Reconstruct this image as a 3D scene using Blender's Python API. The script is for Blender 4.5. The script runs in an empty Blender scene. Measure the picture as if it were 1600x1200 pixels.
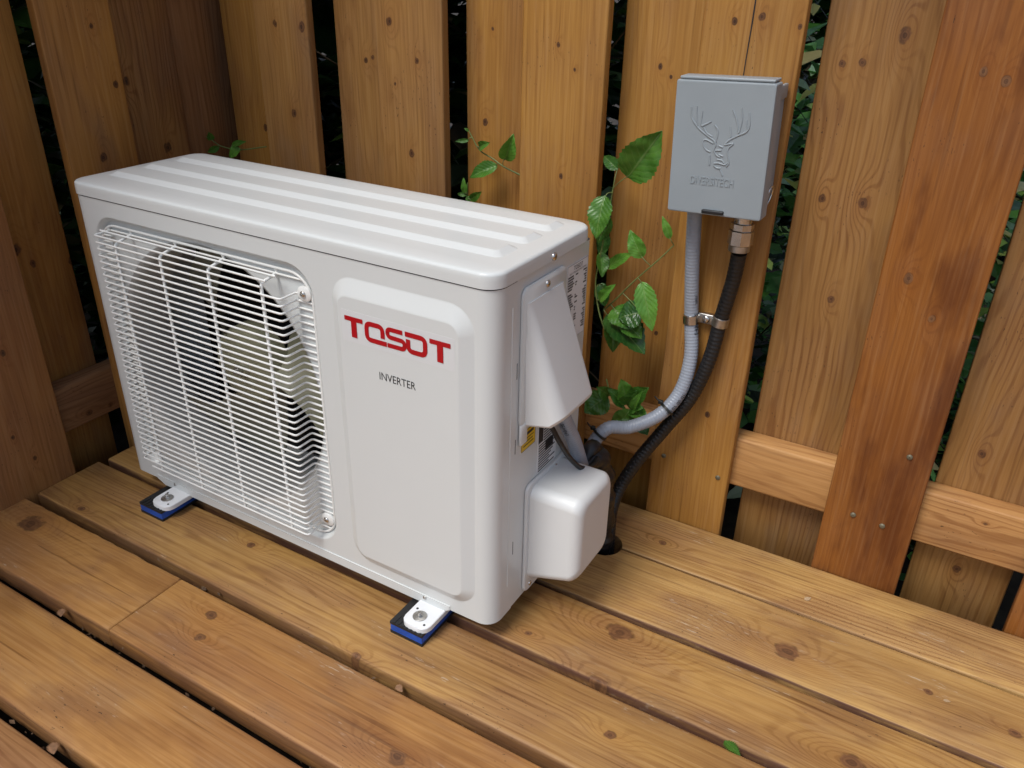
import bpy, math, random
from math import sin, cos, pi, radians, hypot, atan2, exp
from mathutils import Vector, Matrix
from mathutils.geometry import tessellate_polygon

S = bpy.context.scene
COL = S.collection
R = random.Random(11)

# ------------------------------------------------------------------ camera
def make_camera():
    yaw, pitch, roll = -0.52303, 0.48024, 0.02146
    f = Vector((sin(yaw)*cos(pitch), cos(yaw)*cos(pitch), -sin(pitch)))
    r = Vector((cos(yaw), -sin(yaw), 0)); u = r.cross(f)
    r2 = r*cos(roll)+u*sin(roll); u2 = -r*sin(roll)+u*cos(roll)
    cd = bpy.data.cameras.new('camera'); cam = bpy.data.objects.new('camera', cd); COL.objects.link(cam)
    cd.sensor_width = 36; cd.lens = 36*1274.455/1600; cd.clip_start = .02; cd.clip_end = 500
    m = Matrix((r2, u2, -f)).transposed().to_4x4(); m.translation = (1.21291, -0.74005, 0.86691)
    cam.matrix_world = m; S.camera = cam
make_camera()

# ------------------------------------------------------------------ sky, sun, exposure
SUN_EL, SUN_AZ = radians(58), radians(197)      # azimuth from +y towards +x: the light comes over the photographer
W = bpy.data.worlds.new('World'); S.world = W; W.use_nodes = True
nt = W.node_tree; nt.nodes.clear()
sky = nt.nodes.new('ShaderNodeTexSky'); sky.sky_type = 'NISHITA'; sky.sun_disc = False
sky.sun_elevation = SUN_EL; sky.sun_rotation = SUN_AZ; sky.air_density = 1.0; sky.dust_density = 2.2; sky.ozone_density = 1.0
hs = nt.nodes.new('ShaderNodeHueSaturation'); hs.inputs['Saturation'].default_value = 0.80
bg = nt.nodes.new('ShaderNodeBackground'); bg.inputs['Strength'].default_value = 0.085
wo = nt.nodes.new('ShaderNodeOutputWorld')
nt.links.new(sky.outputs[0], hs.inputs['Color']); nt.links.new(hs.outputs[0], bg.inputs['Color']); nt.links.new(bg.outputs[0], wo.inputs['Surface'])
sl = bpy.data.lights.new('sun', 'SUN'); sl.energy = 1.5; sl.angle = radians(24); sl.color = (1, .985, .95)
so = bpy.data.objects.new('sun', sl); COL.objects.link(so)
d = Vector((sin(SUN_AZ)*cos(SUN_EL), cos(SUN_AZ)*cos(SUN_EL), sin(SUN_EL)))
so.rotation_euler = d.to_track_quat('Z', 'Y').to_euler(); so.location = d*6
S.view_settings.view_transform = 'Standard'; S.view_settings.look = 'None'
S.view_settings.exposure = 0.75; S.view_settings.gamma = 1.0; S.view_settings.use_curve_mapping = False
S.render.engine = 'CYCLES'
S.cycles.max_bounces = 5; S.cycles.diffuse_bounces = 3; S.cycles.glossy_bounces = 3; S.cycles.transmission_bounces = 3
S.cycles.use_adaptive_sampling = True; S.cycles.adaptive_threshold = .02
S.cycles.use_denoising = True

# ------------------------------------------------------------------ materials
class NT:
    def __init__(s, name):
        s.m = bpy.data.materials.new(name); s.m.use_nodes = True; s.t = s.m.node_tree; s.t.nodes.clear()
        s.out = s.t.nodes.new('ShaderNodeOutputMaterial')
    def n(s, typ, props=None, **ins):
        nd = s.t.nodes.new('ShaderNode'+typ)
        for k, v in (props or {}).items(): setattr(nd, k, v)
        for k, v in ins.items(): s.put(nd, k, v)
        return nd
    def put(s, nd, k, v):
        k = k.replace('_', ' ') if isinstance(k, str) and not k.startswith('i') else k
        sock = nd.inputs[int(k[1:])] if isinstance(k, str) and k[0] == 'i' and k[1:].isdigit() else nd.inputs[k]
        if isinstance(v, bpy.types.NodeSocket): s.t.links.new(v, sock)
        elif hasattr(v, 'outputs'): s.t.links.new(v.outputs[0], sock)
        else: sock.default_value = v
    def M(s, op, a, b=0.0, c=None, clamp=False):
        nd = s.n('Math', {'operation': op, 'use_clamp': clamp}, i0=a, i1=b)
        if c is not None: s.put(nd, 'i2', c)
        return nd.outputs[0]
    def mix(s, fac, a, b, mode='MIX'):
        nd = s.t.nodes.new('ShaderNodeMix'); nd.data_type = 'RGBA'; nd.blend_type = mode
        for i, v in ((0, fac), (6, a), (7, b)):
            if isinstance(v, bpy.types.NodeSocket): s.t.links.new(v, nd.inputs[i])
            else: nd.inputs[i].default_value = v if not isinstance(v, tuple) or len(v) == 4 else (*v, 1)
        return nd.outputs[2]
    def ramp(s, x, lo, hi, a=0.0, b=1.0):
        nd = s.n('MapRange', {'interpolation_type': 'SMOOTHSTEP'}, i0=x, i1=lo, i2=hi, i3=a, i4=b)
        return nd.outputs[0]
    def noise(s, vec, scale=5.0, detail=3.0, rough=.5):
        nd = s.n('TexNoise', None, Vector=vec, Scale=scale, Detail=detail, Roughness=rough)
        return nd.outputs[0]
    def vscale(s, vec, sc, off=None):
        nd = s.n('VectorMath', {'operation': 'MULTIPLY'}, i0=vec, i1=sc)
        if off is not None:
            nd = s.n('VectorMath', {'operation': 'ADD'}, i0=nd.outputs[0], i1=off)
        return nd.outputs[0]
    def bsdf(s, **ins):
        b = s.n('BsdfPrincipled', None, **ins); s.t.links.new(b.outputs[0], s.out.inputs[0]); return b
    def bump(s, h, strength, dist):
        return s.n('Bump', None, Strength=strength, Distance=dist, Height=h).outputs[0]

def c4(c): return (*c, 1)

def plain(name, col, rough=.4, metal=0.0, spec=.5, vary=.06, vscale=6.0, bump=0.0, bscale=300, coat=0.0):
    t = NT(name)
    tc = t.n('TexCoord').outputs['Object']
    n1 = t.noise(tc, vscale, 4, .6)
    f = t.ramp(n1, .3, .7)
    cc = t.mix(f, tuple(x*(1-vary) for x in col), tuple(min(1, x*(1+vary)) for x in col))
    b = t.bsdf(Base_Color=cc, Metallic=metal, Specular_IOR_Level=spec)
    b.inputs['Roughness'].default_value = rough
    if coat: b.inputs['Coat Weight'].default_value = coat
    if bump: t.put(b, 'Normal', t.bump(t.noise(tc, bscale, 2), bump, .001))
    return t.m

NK = 6
def wood(name, deck=False):
    """Stained softwood. Local x runs with the grain, local y across; knots and tones come from each board's own properties."""
    t = NT(name)
    P = t.n('TexCoord').outputs['Object']
    at = lambda nm: t.n('Attribute', {'attribute_type': 'OBJECT', 'attribute_name': nm})
    seed = at('seed').outputs['Fac']
    off = t.n('CombineXYZ', None, X=t.M('MULTIPLY', seed, 7.31), Y=t.M('MULTIPLY', seed, 3.77), Z=t.M('MULTIPLY', seed, 5.13)).outputs[0]
    sep = t.n('SeparateXYZ', None, Vector=P); X, Y, Z = sep.outputs
    # slow warp of the ring field along the board
    n1 = t.noise(t.vscale(P, (1.0, 9.0, 6.0), off), 1.0, 2, .45)
    n2 = t.noise(t.vscale(P, (9.0, 40.0, 20.0), off), 1.0, 2, .5)
    n3 = t.noise(t.vscale(P, (60.0, 90.0, 40.0), off), 1.0, 2, .5)
    H = t.M('ADD', t.M('MULTIPLY', Y, 85.0), t.M('ADD', t.M('MULTIPLY', n1, 15.0), t.M('MULTIPLY', n2, 1.2)))
    H = t.M('ADD', H, t.M('MULTIPLY', Z, 60.0))
    kmask = None; kin = None; kring = None; khalo = None
    for i in range(NK):
        k = at('knot%d' % i).outputs['Vector']
        ks = t.n('SeparateXYZ', None, Vector=k).outputs
        dx = t.M('SUBTRACT', X, ks[0]); dy = t.M('SUBTRACT', Y, ks[1]); r = t.M('MAXIMUM', ks[2] if deck else t.M('MULTIPLY', ks[2], .80), 1e-5)
        ex = t.M('DIVIDE', dx, t.M('MULTIPLY', r, 5.5)); ey = t.M('DIVIDE', dy, t.M('MULTIPLY', r, 2.4))
        q = t.M('ADD', t.M('MULTIPLY', ex, ex), t.M('MULTIPLY', ey, ey))
        g = t.M('EXPONENT', t.M('MULTIPLY', q, -1.0))
        H = t.M('ADD', H, t.M('MULTIPLY', g, t.M('MULTIPLY', r, 620.0)))
        fx = t.M('DIVIDE', dx, t.M('MULTIPLY', r, 1.25)); fy = t.M('DIVIDE', dy, r)
        dd = t.M('SQRT', t.M('ADD', t.M('MULTIPLY', fx, fx), t.M('MULTIPLY', fy, fy)))
        dd = t.M('ADD', dd, t.M('MULTIPLY', t.M('SUBTRACT', n3, .5), .75))
        kmask = dd if kmask is None else t.M('MINIMUM', kmask, dd)
        khalo = g if khalo is None else t.M('MAXIMUM', khalo, g)
    ring = t.M('SINE', t.M('MULTIPLY', H, 6.2832))
    ring = t.ramp(ring, .15, 1.0)
    fib = t.noise(t.vscale(P, (5.0, 230.0, 230.0), off), 1.0, 2, .65)
    chk = t.noise(t.vscale(P, (3.2, 120.0, 120.0), t.vscale(off, (1.7, 1.7, 1.7))), 1.0, 2, .5)
    blot = t.noise(t.vscale(P, (2.2, 9.0, 5.0), off), 1.0, 3, .6)
    blot2 = t.noise(t.vscale(P, (5.0, 14.0, 14.0), t.vscale(off, (2.0, 2.0, 2.0))), 1.0, 3, .65)
    tone = at('tone').outputs['Color']; tone2 = at('tone2').outputs['Color']
    col = t.mix(t.ramp(blot, .38, .66), tone, tone2)
    b3 = t.noise(t.vscale(P, (6.5, 11.0, 8.0), t.vscale(off, (1.3, 1.3, 1.3))), 1.0, 3, .6)
    col = t.mix(t.M('MULTIPLY', t.ramp(b3, .46, .62), .55 if deck else .25), col, t.mix(.65, col, (.255, .125, .066)))
    rs = at('ringk').outputs['Fac']
    col = t.mix(t.M('MULTIPLY', t.M('MULTIPLY', ring, rs), t.ramp(b3, .30, .62, .45, 1.7)), col, t.mix(1.0, col, (.50, .36, .25), 'MULTIPLY'), 'MIX')
    dark = t.mix(1.0, col, (.62, .52, .42), 'MULTIPLY')
    col = t.mix(t.M('MULTIPLY', t.ramp(fib, .42, .66), .32 if deck else .30), col, dark)
    col = t.mix(t.M('MULTIPLY', t.ramp(chk, .64, .72), .55 if deck else .35), col, t.mix(1.0, col, (.38, .28, .2), 'MULTIPLY'))
    pale = t.mix(.35, col, (.62, .44, .24))
    col = t.mix(t.M('MULTIPLY', t.ramp(fib, .50, .30), .26 if deck else .18), col, pale)
    # weathering: soft grey-brown clouds and darker run marks with a shape of their own
    wk = at('wear').outputs['Fac']
    grey = t.mix(.45, col, (.20, .135, .085))
    col = t.mix(t.M('MULTIPLY', t.ramp(blot2, .50, .70), wk), col, grey)
    st = at('stain').outputs['Fac']
    sn = t.noise(t.vscale(P, (4.0, 16.0, 16.0), t.vscale(off, (3., 3., 3.))), 1.0, 4, .6)
    stain = t.mix(1.0, col, (.36, .22, .15), 'MULTIPLY')
    col = t.mix(t.M('MULTIPLY', t.ramp(sn, .48, .66), st), col, stain)
    if deck:   # faint planer chatter across the grain, scuffs and specks
        scr = t.noise(t.vscale(P, (60.0, 300.0, 60.0), off), 1.0, 2, .5)
        scm = t.ramp(blot2, .58, .70)
        col = t.mix(t.M('MULTIPLY', t.M('MULTIPLY', t.ramp(scr, .60, .70), scm), .5), col, (.60, .50, .38, 1))
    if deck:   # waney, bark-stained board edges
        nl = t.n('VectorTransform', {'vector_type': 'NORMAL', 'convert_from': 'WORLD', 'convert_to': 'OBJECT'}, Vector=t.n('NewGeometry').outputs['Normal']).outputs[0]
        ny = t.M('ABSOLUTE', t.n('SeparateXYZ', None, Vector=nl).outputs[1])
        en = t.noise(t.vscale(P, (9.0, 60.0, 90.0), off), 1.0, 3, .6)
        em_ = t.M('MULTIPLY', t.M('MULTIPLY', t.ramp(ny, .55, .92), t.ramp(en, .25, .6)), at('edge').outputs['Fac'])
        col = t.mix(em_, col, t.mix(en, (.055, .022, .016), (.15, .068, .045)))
    spk = t.noise(t.vscale(P, (150.0, 420.0, 300.0), off), 1.0, 1, .5)
    spm = t.ramp(b3, .50, .64)
    col = t.mix(t.M('MULTIPLY', t.M('MULTIPLY', t.ramp(spk, .705, .74), spm), .8), col, (.045, .022, .011, 1))
    # knots
    kd = at('kdark').outputs['Fac']
    kr = t.ramp(t.M('ADD', t.M('ADD', t.M('MULTIPLY', kmask, .55), t.M('MULTIPLY', fib, .8)), t.M('MULTIPLY', t.M('SINE', t.M('MULTIPLY', kmask, 15.0)), .11)), .35, 1.05)
    kcol = t.mix(kr, (.040, .017, .008), (.16, .066, .022))
    kcol = t.mix(kd, t.mix(kr, (.17, .075, .032), (.30, .145, .062)), kcol)
    rim = t.M('MULTIPLY', t.M('MULTIPLY', t.ramp(kmask, .70, 1.0), t.ramp(kmask, 1.30, 1.04)), t.ramp(n3, .62, .40))
    body = t.ramp(kmask, 1.06, .92)
    col = t.mix(t.M('MULTIPLY', khalo, .28), col, t.mix(1.0, col, (.75, .55, .38), 'MULTIPLY'))
    col = t.mix(body, col, kcol)
    col = t.mix(t.M('MULTIPLY', rim, t.M('ADD', t.M('MULTIPLY', kd, .45), .25)), col, (.035, .015, .008, 1))
    hgt = fib
    b = t.bsdf(Base_Color=col, Specular_IOR_Level=.36)
    t.put(b, 'Roughness', t.ramp(blot2, .3, .7, .50 if deck else .48, .70))
    t.put(b, 'Normal', t.bump(hgt, .34 if deck else .22, .0011))
    return t.m

M = {}
M['fence'] = wood('stained_fence_wood'); M['deck'] = wood('stained_deck_wood', True)
M['white'] = plain('painted_white_steel', (.655, .682, .678), .31, spec=.38, vary=.012, vscale=3, coat=.10)
M['plastic'] = plain('white_plastic_cover', (.68, .695, .690), .42, vary=.012, vscale=5)
M['guard'] = plain('white_coated_wire', (.79, .80, .78), .36, vary=.03, vscale=30)
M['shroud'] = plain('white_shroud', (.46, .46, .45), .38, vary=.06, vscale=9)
M['sticker'] = plain('white_sticker', (.668, .686, .695), .31, vary=.01)
M['red'] = plain('red_print', (.40, .006, .012), .3, vary=.04)
M['ink'] = plain('dark_print', (.012, .012, .014), .45, vary=.1)
M['label'] = plain('label_paper', (.74, .745, .75), .4, vary=.02)
M['yellow'] = plain('yellow_label', (.75, .50, .02), .35, vary=.03)
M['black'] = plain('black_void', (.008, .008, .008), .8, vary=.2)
M['fan'] = plain('beige_fan_plastic', (.24, .235, .155), .45, vary=.08, vscale=12)
M['blade'] = plain('grey_fan_blade', (.22, .22, .17), .38, vary=.10, vscale=12)
M['steel'] = plain('bright_steel', (.60, .59, .57), .24, 1.0, vary=.10, vscale=60)
M['coated'] = plain('coated_screw', (.17, .15, .10), .5, .4, vary=.2)
M['zinc'] = plain('zinc_plated_steel', (.50, .49, .47), .36, 1.0, vary=.15, vscale=90)
M['foot'] = plain('white_foot_bracket', (.76, .78, .80), .33, vary=.03)
M['padblack'] = plain('black_rubber', (.012, .012, .013), .6, vary=.2, bump=.2, bscale=500)
M['padblue'] = plain('blue_foam', (.012, .075, .40), .55, vary=.15, vscale=60, bump=.3, bscale=900)
M['boxgrey'] = plain('grey_enclosure_plastic', (.275, .312, .336), .40, vary=.025, vscale=9)
M['conduit'] = plain('grey_conduit', (.30, .33, .385), .36, vary=.05, vscale=25)
M['blackpipe'] = plain('black_conduit', (.010, .010, .011), .45, vary=.2, vscale=30)
M['tape'] = plain('black_wrap', (.010, .010, .011), .40, vary=.3, vscale=40, bump=.5, bscale=120)
M['stem'] = plain('green_stem', (.13, .17, .05), .5, vary=.25, vscale=30)
M['stembrown'] = plain('brown_stem', (.10, .065, .03), .55, vary=.25, vscale=30)
M['dry'] = plain('dry_leaf', (.27, .145, .075), .65, vary=.3, vscale=90)
M['litter'] = plain('brown_litter', (.11, .065, .035), .8, vary=.5, vscale=60)
M['shaving'] = plain('wood_shaving', (.46, .32, .19), .6, vary=.2, vscale=90)
M['wire'] = plain('black_wire', (.012, .013, .012), .45, vary=.2)
M['soil'] = plain('dark_soil', (.035, .026, .018), .9, vary=.5, vscale=14, bump=.6, bscale=80)

def leafmat(name, a, b, rough=.38):
    t = NT(name); P = t.n('TexCoord').outputs['Object']
    rnd = t.n('ObjectInfo').outputs['Random']
    n = t.noise(P, 40, 3, .6)
    col = t.mix(t.ramp(n, .3, .7), a, b)
    col = t.mix(t.M('MULTIPLY', rnd, .35), col, t.mix(1.0, col, (1.3, 1.15, .8), 'MULTIPLY'))
    uv = t.n('UVMap').outputs[0]; s = t.n('SeparateXYZ', None, Vector=uv).outputs
    vein = t.M('ABSOLUTE', t.M('SUBTRACT', s[1], .5))
    mid = t.ramp(vein, .035, .012)
    ph = t.M('SINE', t.M('MULTIPLY', t.M('SUBTRACT', s[0], t.M('MULTIPLY', vein, .55)), 50.0))
    side = t.M('MULTIPLY', t.ramp(ph, .86, 1.0), .35)
    vm = t.M('MAXIMUM', mid, side)
    col = t.mix(t.M('MULTIPLY', vm, .45), col, (.22, .33, .10))
    b_ = t.n('BsdfPrincipled', None, Base_Color=col, Roughness=rough, Specular_IOR_Level=.5)
    t.put(b_, 'Normal', t.bump(t.M('ADD', t.M('MULTIPLY', ph, .4), t.M('MULTIPLY', mid, -1.0)), .35, .001))
    tr = t.n('BsdfTranslucent', None, Color=col)
    mx = t.n('MixShader', None, Fac=.22); t.t.links.new(b_.outputs[0], mx.inputs[1]); t.t.links.new(tr.outputs[0], mx.inputs[2])
    t.t.links.new(mx.outputs[0], t.out.inputs[0]); return t.m
M['leaf'] = leafmat('vine_leaf', (.045, .150, .018), (.080, .215, .030), .34)
M['leafdark'] = leafmat('dark_vine_leaf', (.022, .085, .016), (.040, .125, .024), .30)
M['leafyoung'] = leafmat('young_vine_leaf', (.085, .25, .030), (.13, .32, .045), .36)

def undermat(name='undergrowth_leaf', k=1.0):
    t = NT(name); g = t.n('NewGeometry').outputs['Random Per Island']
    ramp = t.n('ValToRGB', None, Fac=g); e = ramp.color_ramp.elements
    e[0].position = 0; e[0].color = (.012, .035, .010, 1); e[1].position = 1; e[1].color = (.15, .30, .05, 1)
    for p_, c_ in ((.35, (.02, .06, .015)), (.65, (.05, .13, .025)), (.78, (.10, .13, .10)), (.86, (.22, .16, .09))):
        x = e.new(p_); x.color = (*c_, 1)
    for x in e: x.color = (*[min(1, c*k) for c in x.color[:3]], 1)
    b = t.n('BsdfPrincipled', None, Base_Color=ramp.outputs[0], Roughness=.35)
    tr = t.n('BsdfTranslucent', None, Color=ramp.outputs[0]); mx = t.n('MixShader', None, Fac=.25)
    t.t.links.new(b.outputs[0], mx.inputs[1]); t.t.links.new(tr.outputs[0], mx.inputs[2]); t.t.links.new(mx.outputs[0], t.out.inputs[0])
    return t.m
M['under'] = undermat(); M['leaflit'] = undermat('lit_undergrowth_leaf', 4.5)  # second copy multiplies the same leaf ramp up, painting skylight into its colour

# ------------------------------------------------------------------ mesh helpers
class MB:
    def __init__(s): s.v = []; s.f = []; s.uv = None
    def add(s, vs, fs):
        o = len(s.v); s.v += [tuple(x) for x in vs]; s.f += [tuple(i+o for i in f) for f in fs]; return o
    def box(s, x0, x1, y0, y1, z0, z1, bev=0.0):
        if bev <= 0:
            s.add([(x0,y0,z0),(x1,y0,z0),(x1,y1,z0),(x0,y1,z0),(x0,y0,z1),(x1,y0,z1),(x1,y1,z1),(x0,y1,z1)],
                  [(0,3,2,1),(4,5,6,7),(0,1,5,4),(1,2,6,5),(2,3,7,6),(3,0,4,7)])
        else:
            b = bev; k = b*.35
            L = lambda i, z: [(x, y, z) for x, y in rrect(x0+i, x1-i, y0+i, y1-i, max(b-i, .0002), 3)]
            s.loops([L(b, z0), L(k, z0+k), L(0, z0+b), L(0, z1-b), L(k, z1-k), L(b, z1)], caps=True)
        return s
    def loops(s, Ls, caps=False, closed=True):
        n = len(Ls[0]); o = len(s.v)
        for L in Ls: s.v += [tuple(p) for p in L]
        for a in range(len(Ls)-1):
            for i in range(n if closed else n-1):
                j = (i+1) % n
                s.f.append((o+a*n+i, o+a*n+j, o+(a+1)*n+j, o+(a+1)*n+i))
        if caps:
            s.f.append(tuple(o+i for i in reversed(range(n)))); s.f.append(tuple(o+(len(Ls)-1)*n+i for i in range(n)))
        return s
    def fill(s, polys, to3):
        tri = tessellate_polygon([[Vector((a, b, 0)) for a, b in P] for P in polys])
        pts = [q for P in polys for q in P]; out = []
        for t in tri:
            (ax, ay), (bx, by), (cx, cy) = (pts[i] for i in t)
            ar = (bx-ax)*(cy-ay)-(by-ay)*(cx-ax)
            if abs(ar) < 1e-14: continue
            out.append(tuple(t) if ar > 0 else (t[0], t[2], t[1]))
        s.add([to3(a, b) for a, b in pts], out); return s
    def tube(s, path, rad, n=12, caps=True, steps=None):
        P = [Vector(p) for p in path]; m = len(P)
        T = [((P[min(i+1, m-1)]-P[max(i-1, 0)]).normalized()) for i in range(m)]
        up = Vector((0, 0, 1)) if abs(T[0].z) < .9 else Vector((1, 0, 0))
        N = (up-T[0]*up.dot(T[0])).normalized(); Ls = []
        for i in range(m):
            N = (N-T[i]*N.dot(T[i])).normalized(); B = T[i].cross(N)
            r = rad(i) if callable(rad) else rad
            Ls.append([P[i]+(N*cos(2*pi*k/n)+B*sin(2*pi*k/n))*r for k in range(n)])
        return s.loops(Ls, caps=caps)
    def build(s, name, mat, parent=None, smooth=35, loc=None, weighted=False):
        me = bpy.data.meshes.new(name); me.from_pydata(s.v, [], s.f); me.validate(); me.update()
        return link(name, me, mat, parent, smooth, loc, weighted)

def link(name, me, mat, parent=None, smooth=35, loc=None, weighted=False):
    if mat is not None and not me.materials: me.materials.append(M[mat] if isinstance(mat, str) else mat)
    if smooth is not None:
        me.polygons.foreach_set('use_smooth', [True]*len(me.polygons)); me.set_sharp_from_angle(angle=radians(smooth))
    o = bpy.data.objects.new(name, me); COL.objects.link(o)
    if parent: o.parent = parent
    if loc: o.location = loc
    if weighted:
        w = o.modifiers.new('weighted_normal', 'WEIGHTED_NORMAL'); w.keep_sharp = True; w.weight = 90
    return o

def rrect(x0, x1, y0, y1, r, n=5):
    out = []; r = min(r, (x1-x0)/2-1e-5, (y1-y0)/2-1e-5)
    for cx, cy, a in ((x1-r, y0+r, -pi/2), (x1-r, y1-r, 0), (x0+r, y1-r, pi/2), (x0+r, y0+r, pi)):
        for k in range(n+1):
            t = a+pi/2*k/n; out.append((cx+r*cos(t), cy+r*sin(t)))
    return out
def circle(cx, cy, r, n=64): return [(cx+r*cos(2*pi*k/n), cy+r*sin(2*pi*k/n)) for k in range(n)]

def spline(pts, per=10):
    P = [Vector(p) for p in pts]; P = [2*P[0]-P[1]]+P+[2*P[-1]-P[-2]]; out = []
    for i in range(1, len(P)-2):
        a, b, c, d_ = P[i-1:i+3]
        for k in range(per):
            t = k/per
            out.append(.5*((2*b)+(c-a)*t+(2*a-5*b+4*c-d_)*t*t+(3*b-a-3*c+d_)*t**3))
    out.append(P[-2]); return out
def resample(path, step):
    out = [path[0]]; acc = 0.0; last = path[0]
    for p in path[1:]:
        seg = (p-last).length
        while acc+seg >= step and seg > 1e-9:
            t = (step-acc)/seg; last = last.lerp(p, t); out.append(last.copy()); seg = (p-last).length; acc = 0.0
        acc += seg; last = p
    return out

def empty(name, loc=(0, 0, 0), rz=0.0):
    o = bpy.data.objects.new(name, None); COL.objects.link(o); o.location = loc; o.rotation_euler = (0, 0, rz); o.empty_display_size = .05; return o
def tag(o, label, cat, group=None):
    o['label'] = label; o['category'] = cat
    if group: o['group'] = group
    return o

def text_mesh(txt, size):
    cu = bpy.data.curves.new('t', 'FONT'); cu.body = txt; cu.size = size; cu.resolution_u = 3; cu.align_x = 'CENTER'; cu.align_y = 'CENTER'
    ob = bpy.data.objects.new('t', cu); me = bpy.data.meshes.new_from_object(ob)
    vs = [tuple(v.co) for v in me.vertices]; fs = [tuple(p.vertices) for p in me.polygons]
    bpy.data.objects.remove(ob); bpy.data.curves.remove(cu); bpy.data.meshes.remove(me); return vs, fs
def fit_text(txt, w, h):
    vs, fs = text_mesh(txt, 1.0)
    xs = [v[0] for v in vs]; ys = [v[1] for v in vs]; x0, x1, y0, y1 = min(xs), max(xs), min(ys), max(ys)
    return [((v[0]-x0)/(x1-x0)*w-w/2, (v[1]-y0)/(y1-y0)*h-h/2) for v in vs], fs

# ------------------------------------------------------------------ boards
HONEY = ((.40, .185, .055), (.30, .135, .045))
def board(name, L, Wd, T, mat, parent, mtx, knots=(), tone=HONEY, rnd=.004, seed=None, ringk=.15, wear=.3, stain=.0, kdark=1.0, segs=9, wob=.0007):
    prof = rrect(-Wd/2, Wd/2, -T/2, T/2, rnd, 3); mb = MB(); Ls = []
    rr = random.Random(int((seed or 0)*1000)+7)
    b = .0022
    xs = [(-L/2, b), (-L/2+b, 0)]+[(-L/2+b+(L-2*b)*k/segs, 0) for k in range(1, segs)]+[(L/2-b, 0), (L/2, b)]
    for x, ins in xs:
        dy = rr.uniform(-wob, wob); dz = rr.uniform(-wob, wob)*.8
        Ls.append([(x, y*(1-2*ins/Wd)+dy+(rr.uniform(-wob, wob)*.7 if abs(y) > Wd*.4 else 0), z*(1-2*ins/T)+dz) for y, z in prof])
    mb.loops(Ls, caps=True)
    # loops run in +x with profile counterclockwise: turn faces outwards
    mb.f = [tuple(reversed(f)) for f in mb.f] if False else mb.f
    o = mb.build(name, mat, parent, smooth=50)
    o.matrix_world = mtx
    o['seed'] = float(seed if seed is not None else R.uniform(0, 50))
    o['tone'] = [float(x) for x in tone[0]]; o['tone2'] = [float(x) for x in tone[1]]
    o['ringk'] = float(ringk); o['wear'] = float(wear); o['stain'] = float(stain); o['kdark'] = float(kdark)
    ks = list(knots)[:NK]
    for i in range(NK):
        o['knot%d' % i] = [float(x) for x in (ks[i] if i < len(ks) else (50.0+i, 50.0, 1e-4))]
    return o

KN_FRONT = [(0.044,0.756,0.006),(0.106,0.755,0.008),(0.069,0.605,0.007),(0.302,0.773,0.007),(0.355,0.716,0.0048),(0.308,0.677,0.003),(0.337,0.565,0.006),(0.614,0.756,0.0034),(0.643,0.724,0.0026),(0.628,0.565,0.0042),(0.872,0.8,0.0042),(0.907,0.807,0.0049),(0.957,0.798,0.0032),(1.174,0.761,0.0052),(1.2,0.752,0.0059),(1.152,0.501,0.0068),(1.191,0.452,0.0051),(0.913,0.22,0.0045),(0.887,0.253,0.0025),(0.673,0.33,0.004)]
KN_BACK = [(0.199,0.702,0.0045),(0.215,0.707,0.004),(0.451,0.622,0.006),(0.465,0.767,0.003),(0.754,0.731,0.0047),(0.772,0.718,0.0028),(1.006,0.753,0.0051),(1.031,0.756,0.005),(1.075,0.791,0.0085),(1.015,0.575,0.0058),(1.068,0.576,0.0075),(1.054,0.432,0.0055),(1.3,0.246,0.006),(1.318,0.041,0.0065),(1.038,-0.001,0.006),(0.792,0.314,0.004),(-0.071,0.556,0.006)]
KN_LEFTF = [(0.167,0.756,0.004),(0.192,0.664,0.006),(0.14,0.548,0.0075),(-0.112,0.273,0.005),(-0.11,0.067,0.004),(-0.135,0.122,0.0033)]
KN_LEFTB = [(0.253,0.657,0.007),(0.316,0.529,0.009),(-0.016,0.414,0.009),(0.005,0.384,0.007),(0.076,0.369,0.008)]
KN_DECK = [(-0.047,-0.182,0.0165),(-0.013,-0.112,0.005),(0.31,-0.027,0.006),(0.615,-0.122,0.0055),(0.912,0.112,0.0145),(0.924,0.010,0.011),(1.131,0.203,0.0135),(0.889,0.34,0.005),(0.404,-0.213,0.006),(0.548,-0.276,0.007),(0.764,-0.223,0.010),(0.973,-0.058,0.006),(1.244,0.06,0.011),(0.799,0.04,0.0042),(1.416,0.216,0.0062),(1.312,0.230,0.0045),(0.383,-0.174,0.007)]

def rot(xa, ya, loc):
    xa = Vector(xa); ya = Vector(ya); za = xa.cross(ya); m = Matrix((xa, ya, za)).transposed().to_4x4(); m.translation = loc; return m

Z0, Z1 = -.13, 1.80; ZC, ZL = (Z0+Z1)/2, Z1-Z0
TB = .019
def extra_knots(rr, w, lo, hi, n): return [(rr.uniform(lo, hi), rr.uniform(-w*.4, w*.4), rr.uniform(.003, .007)) for _ in range(n)]

# ------------------------------------------------------------------ ground and deck
g = MB(); g.add([(-60, -60, -.16), (60, -60, -.16), (60, 60, -.16), (-60, 60, -.16)], [(0, 1, 2, 3)])
g = g.build('ground', 'soil', smooth=None); g['kind'] = 'structure'

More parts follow.
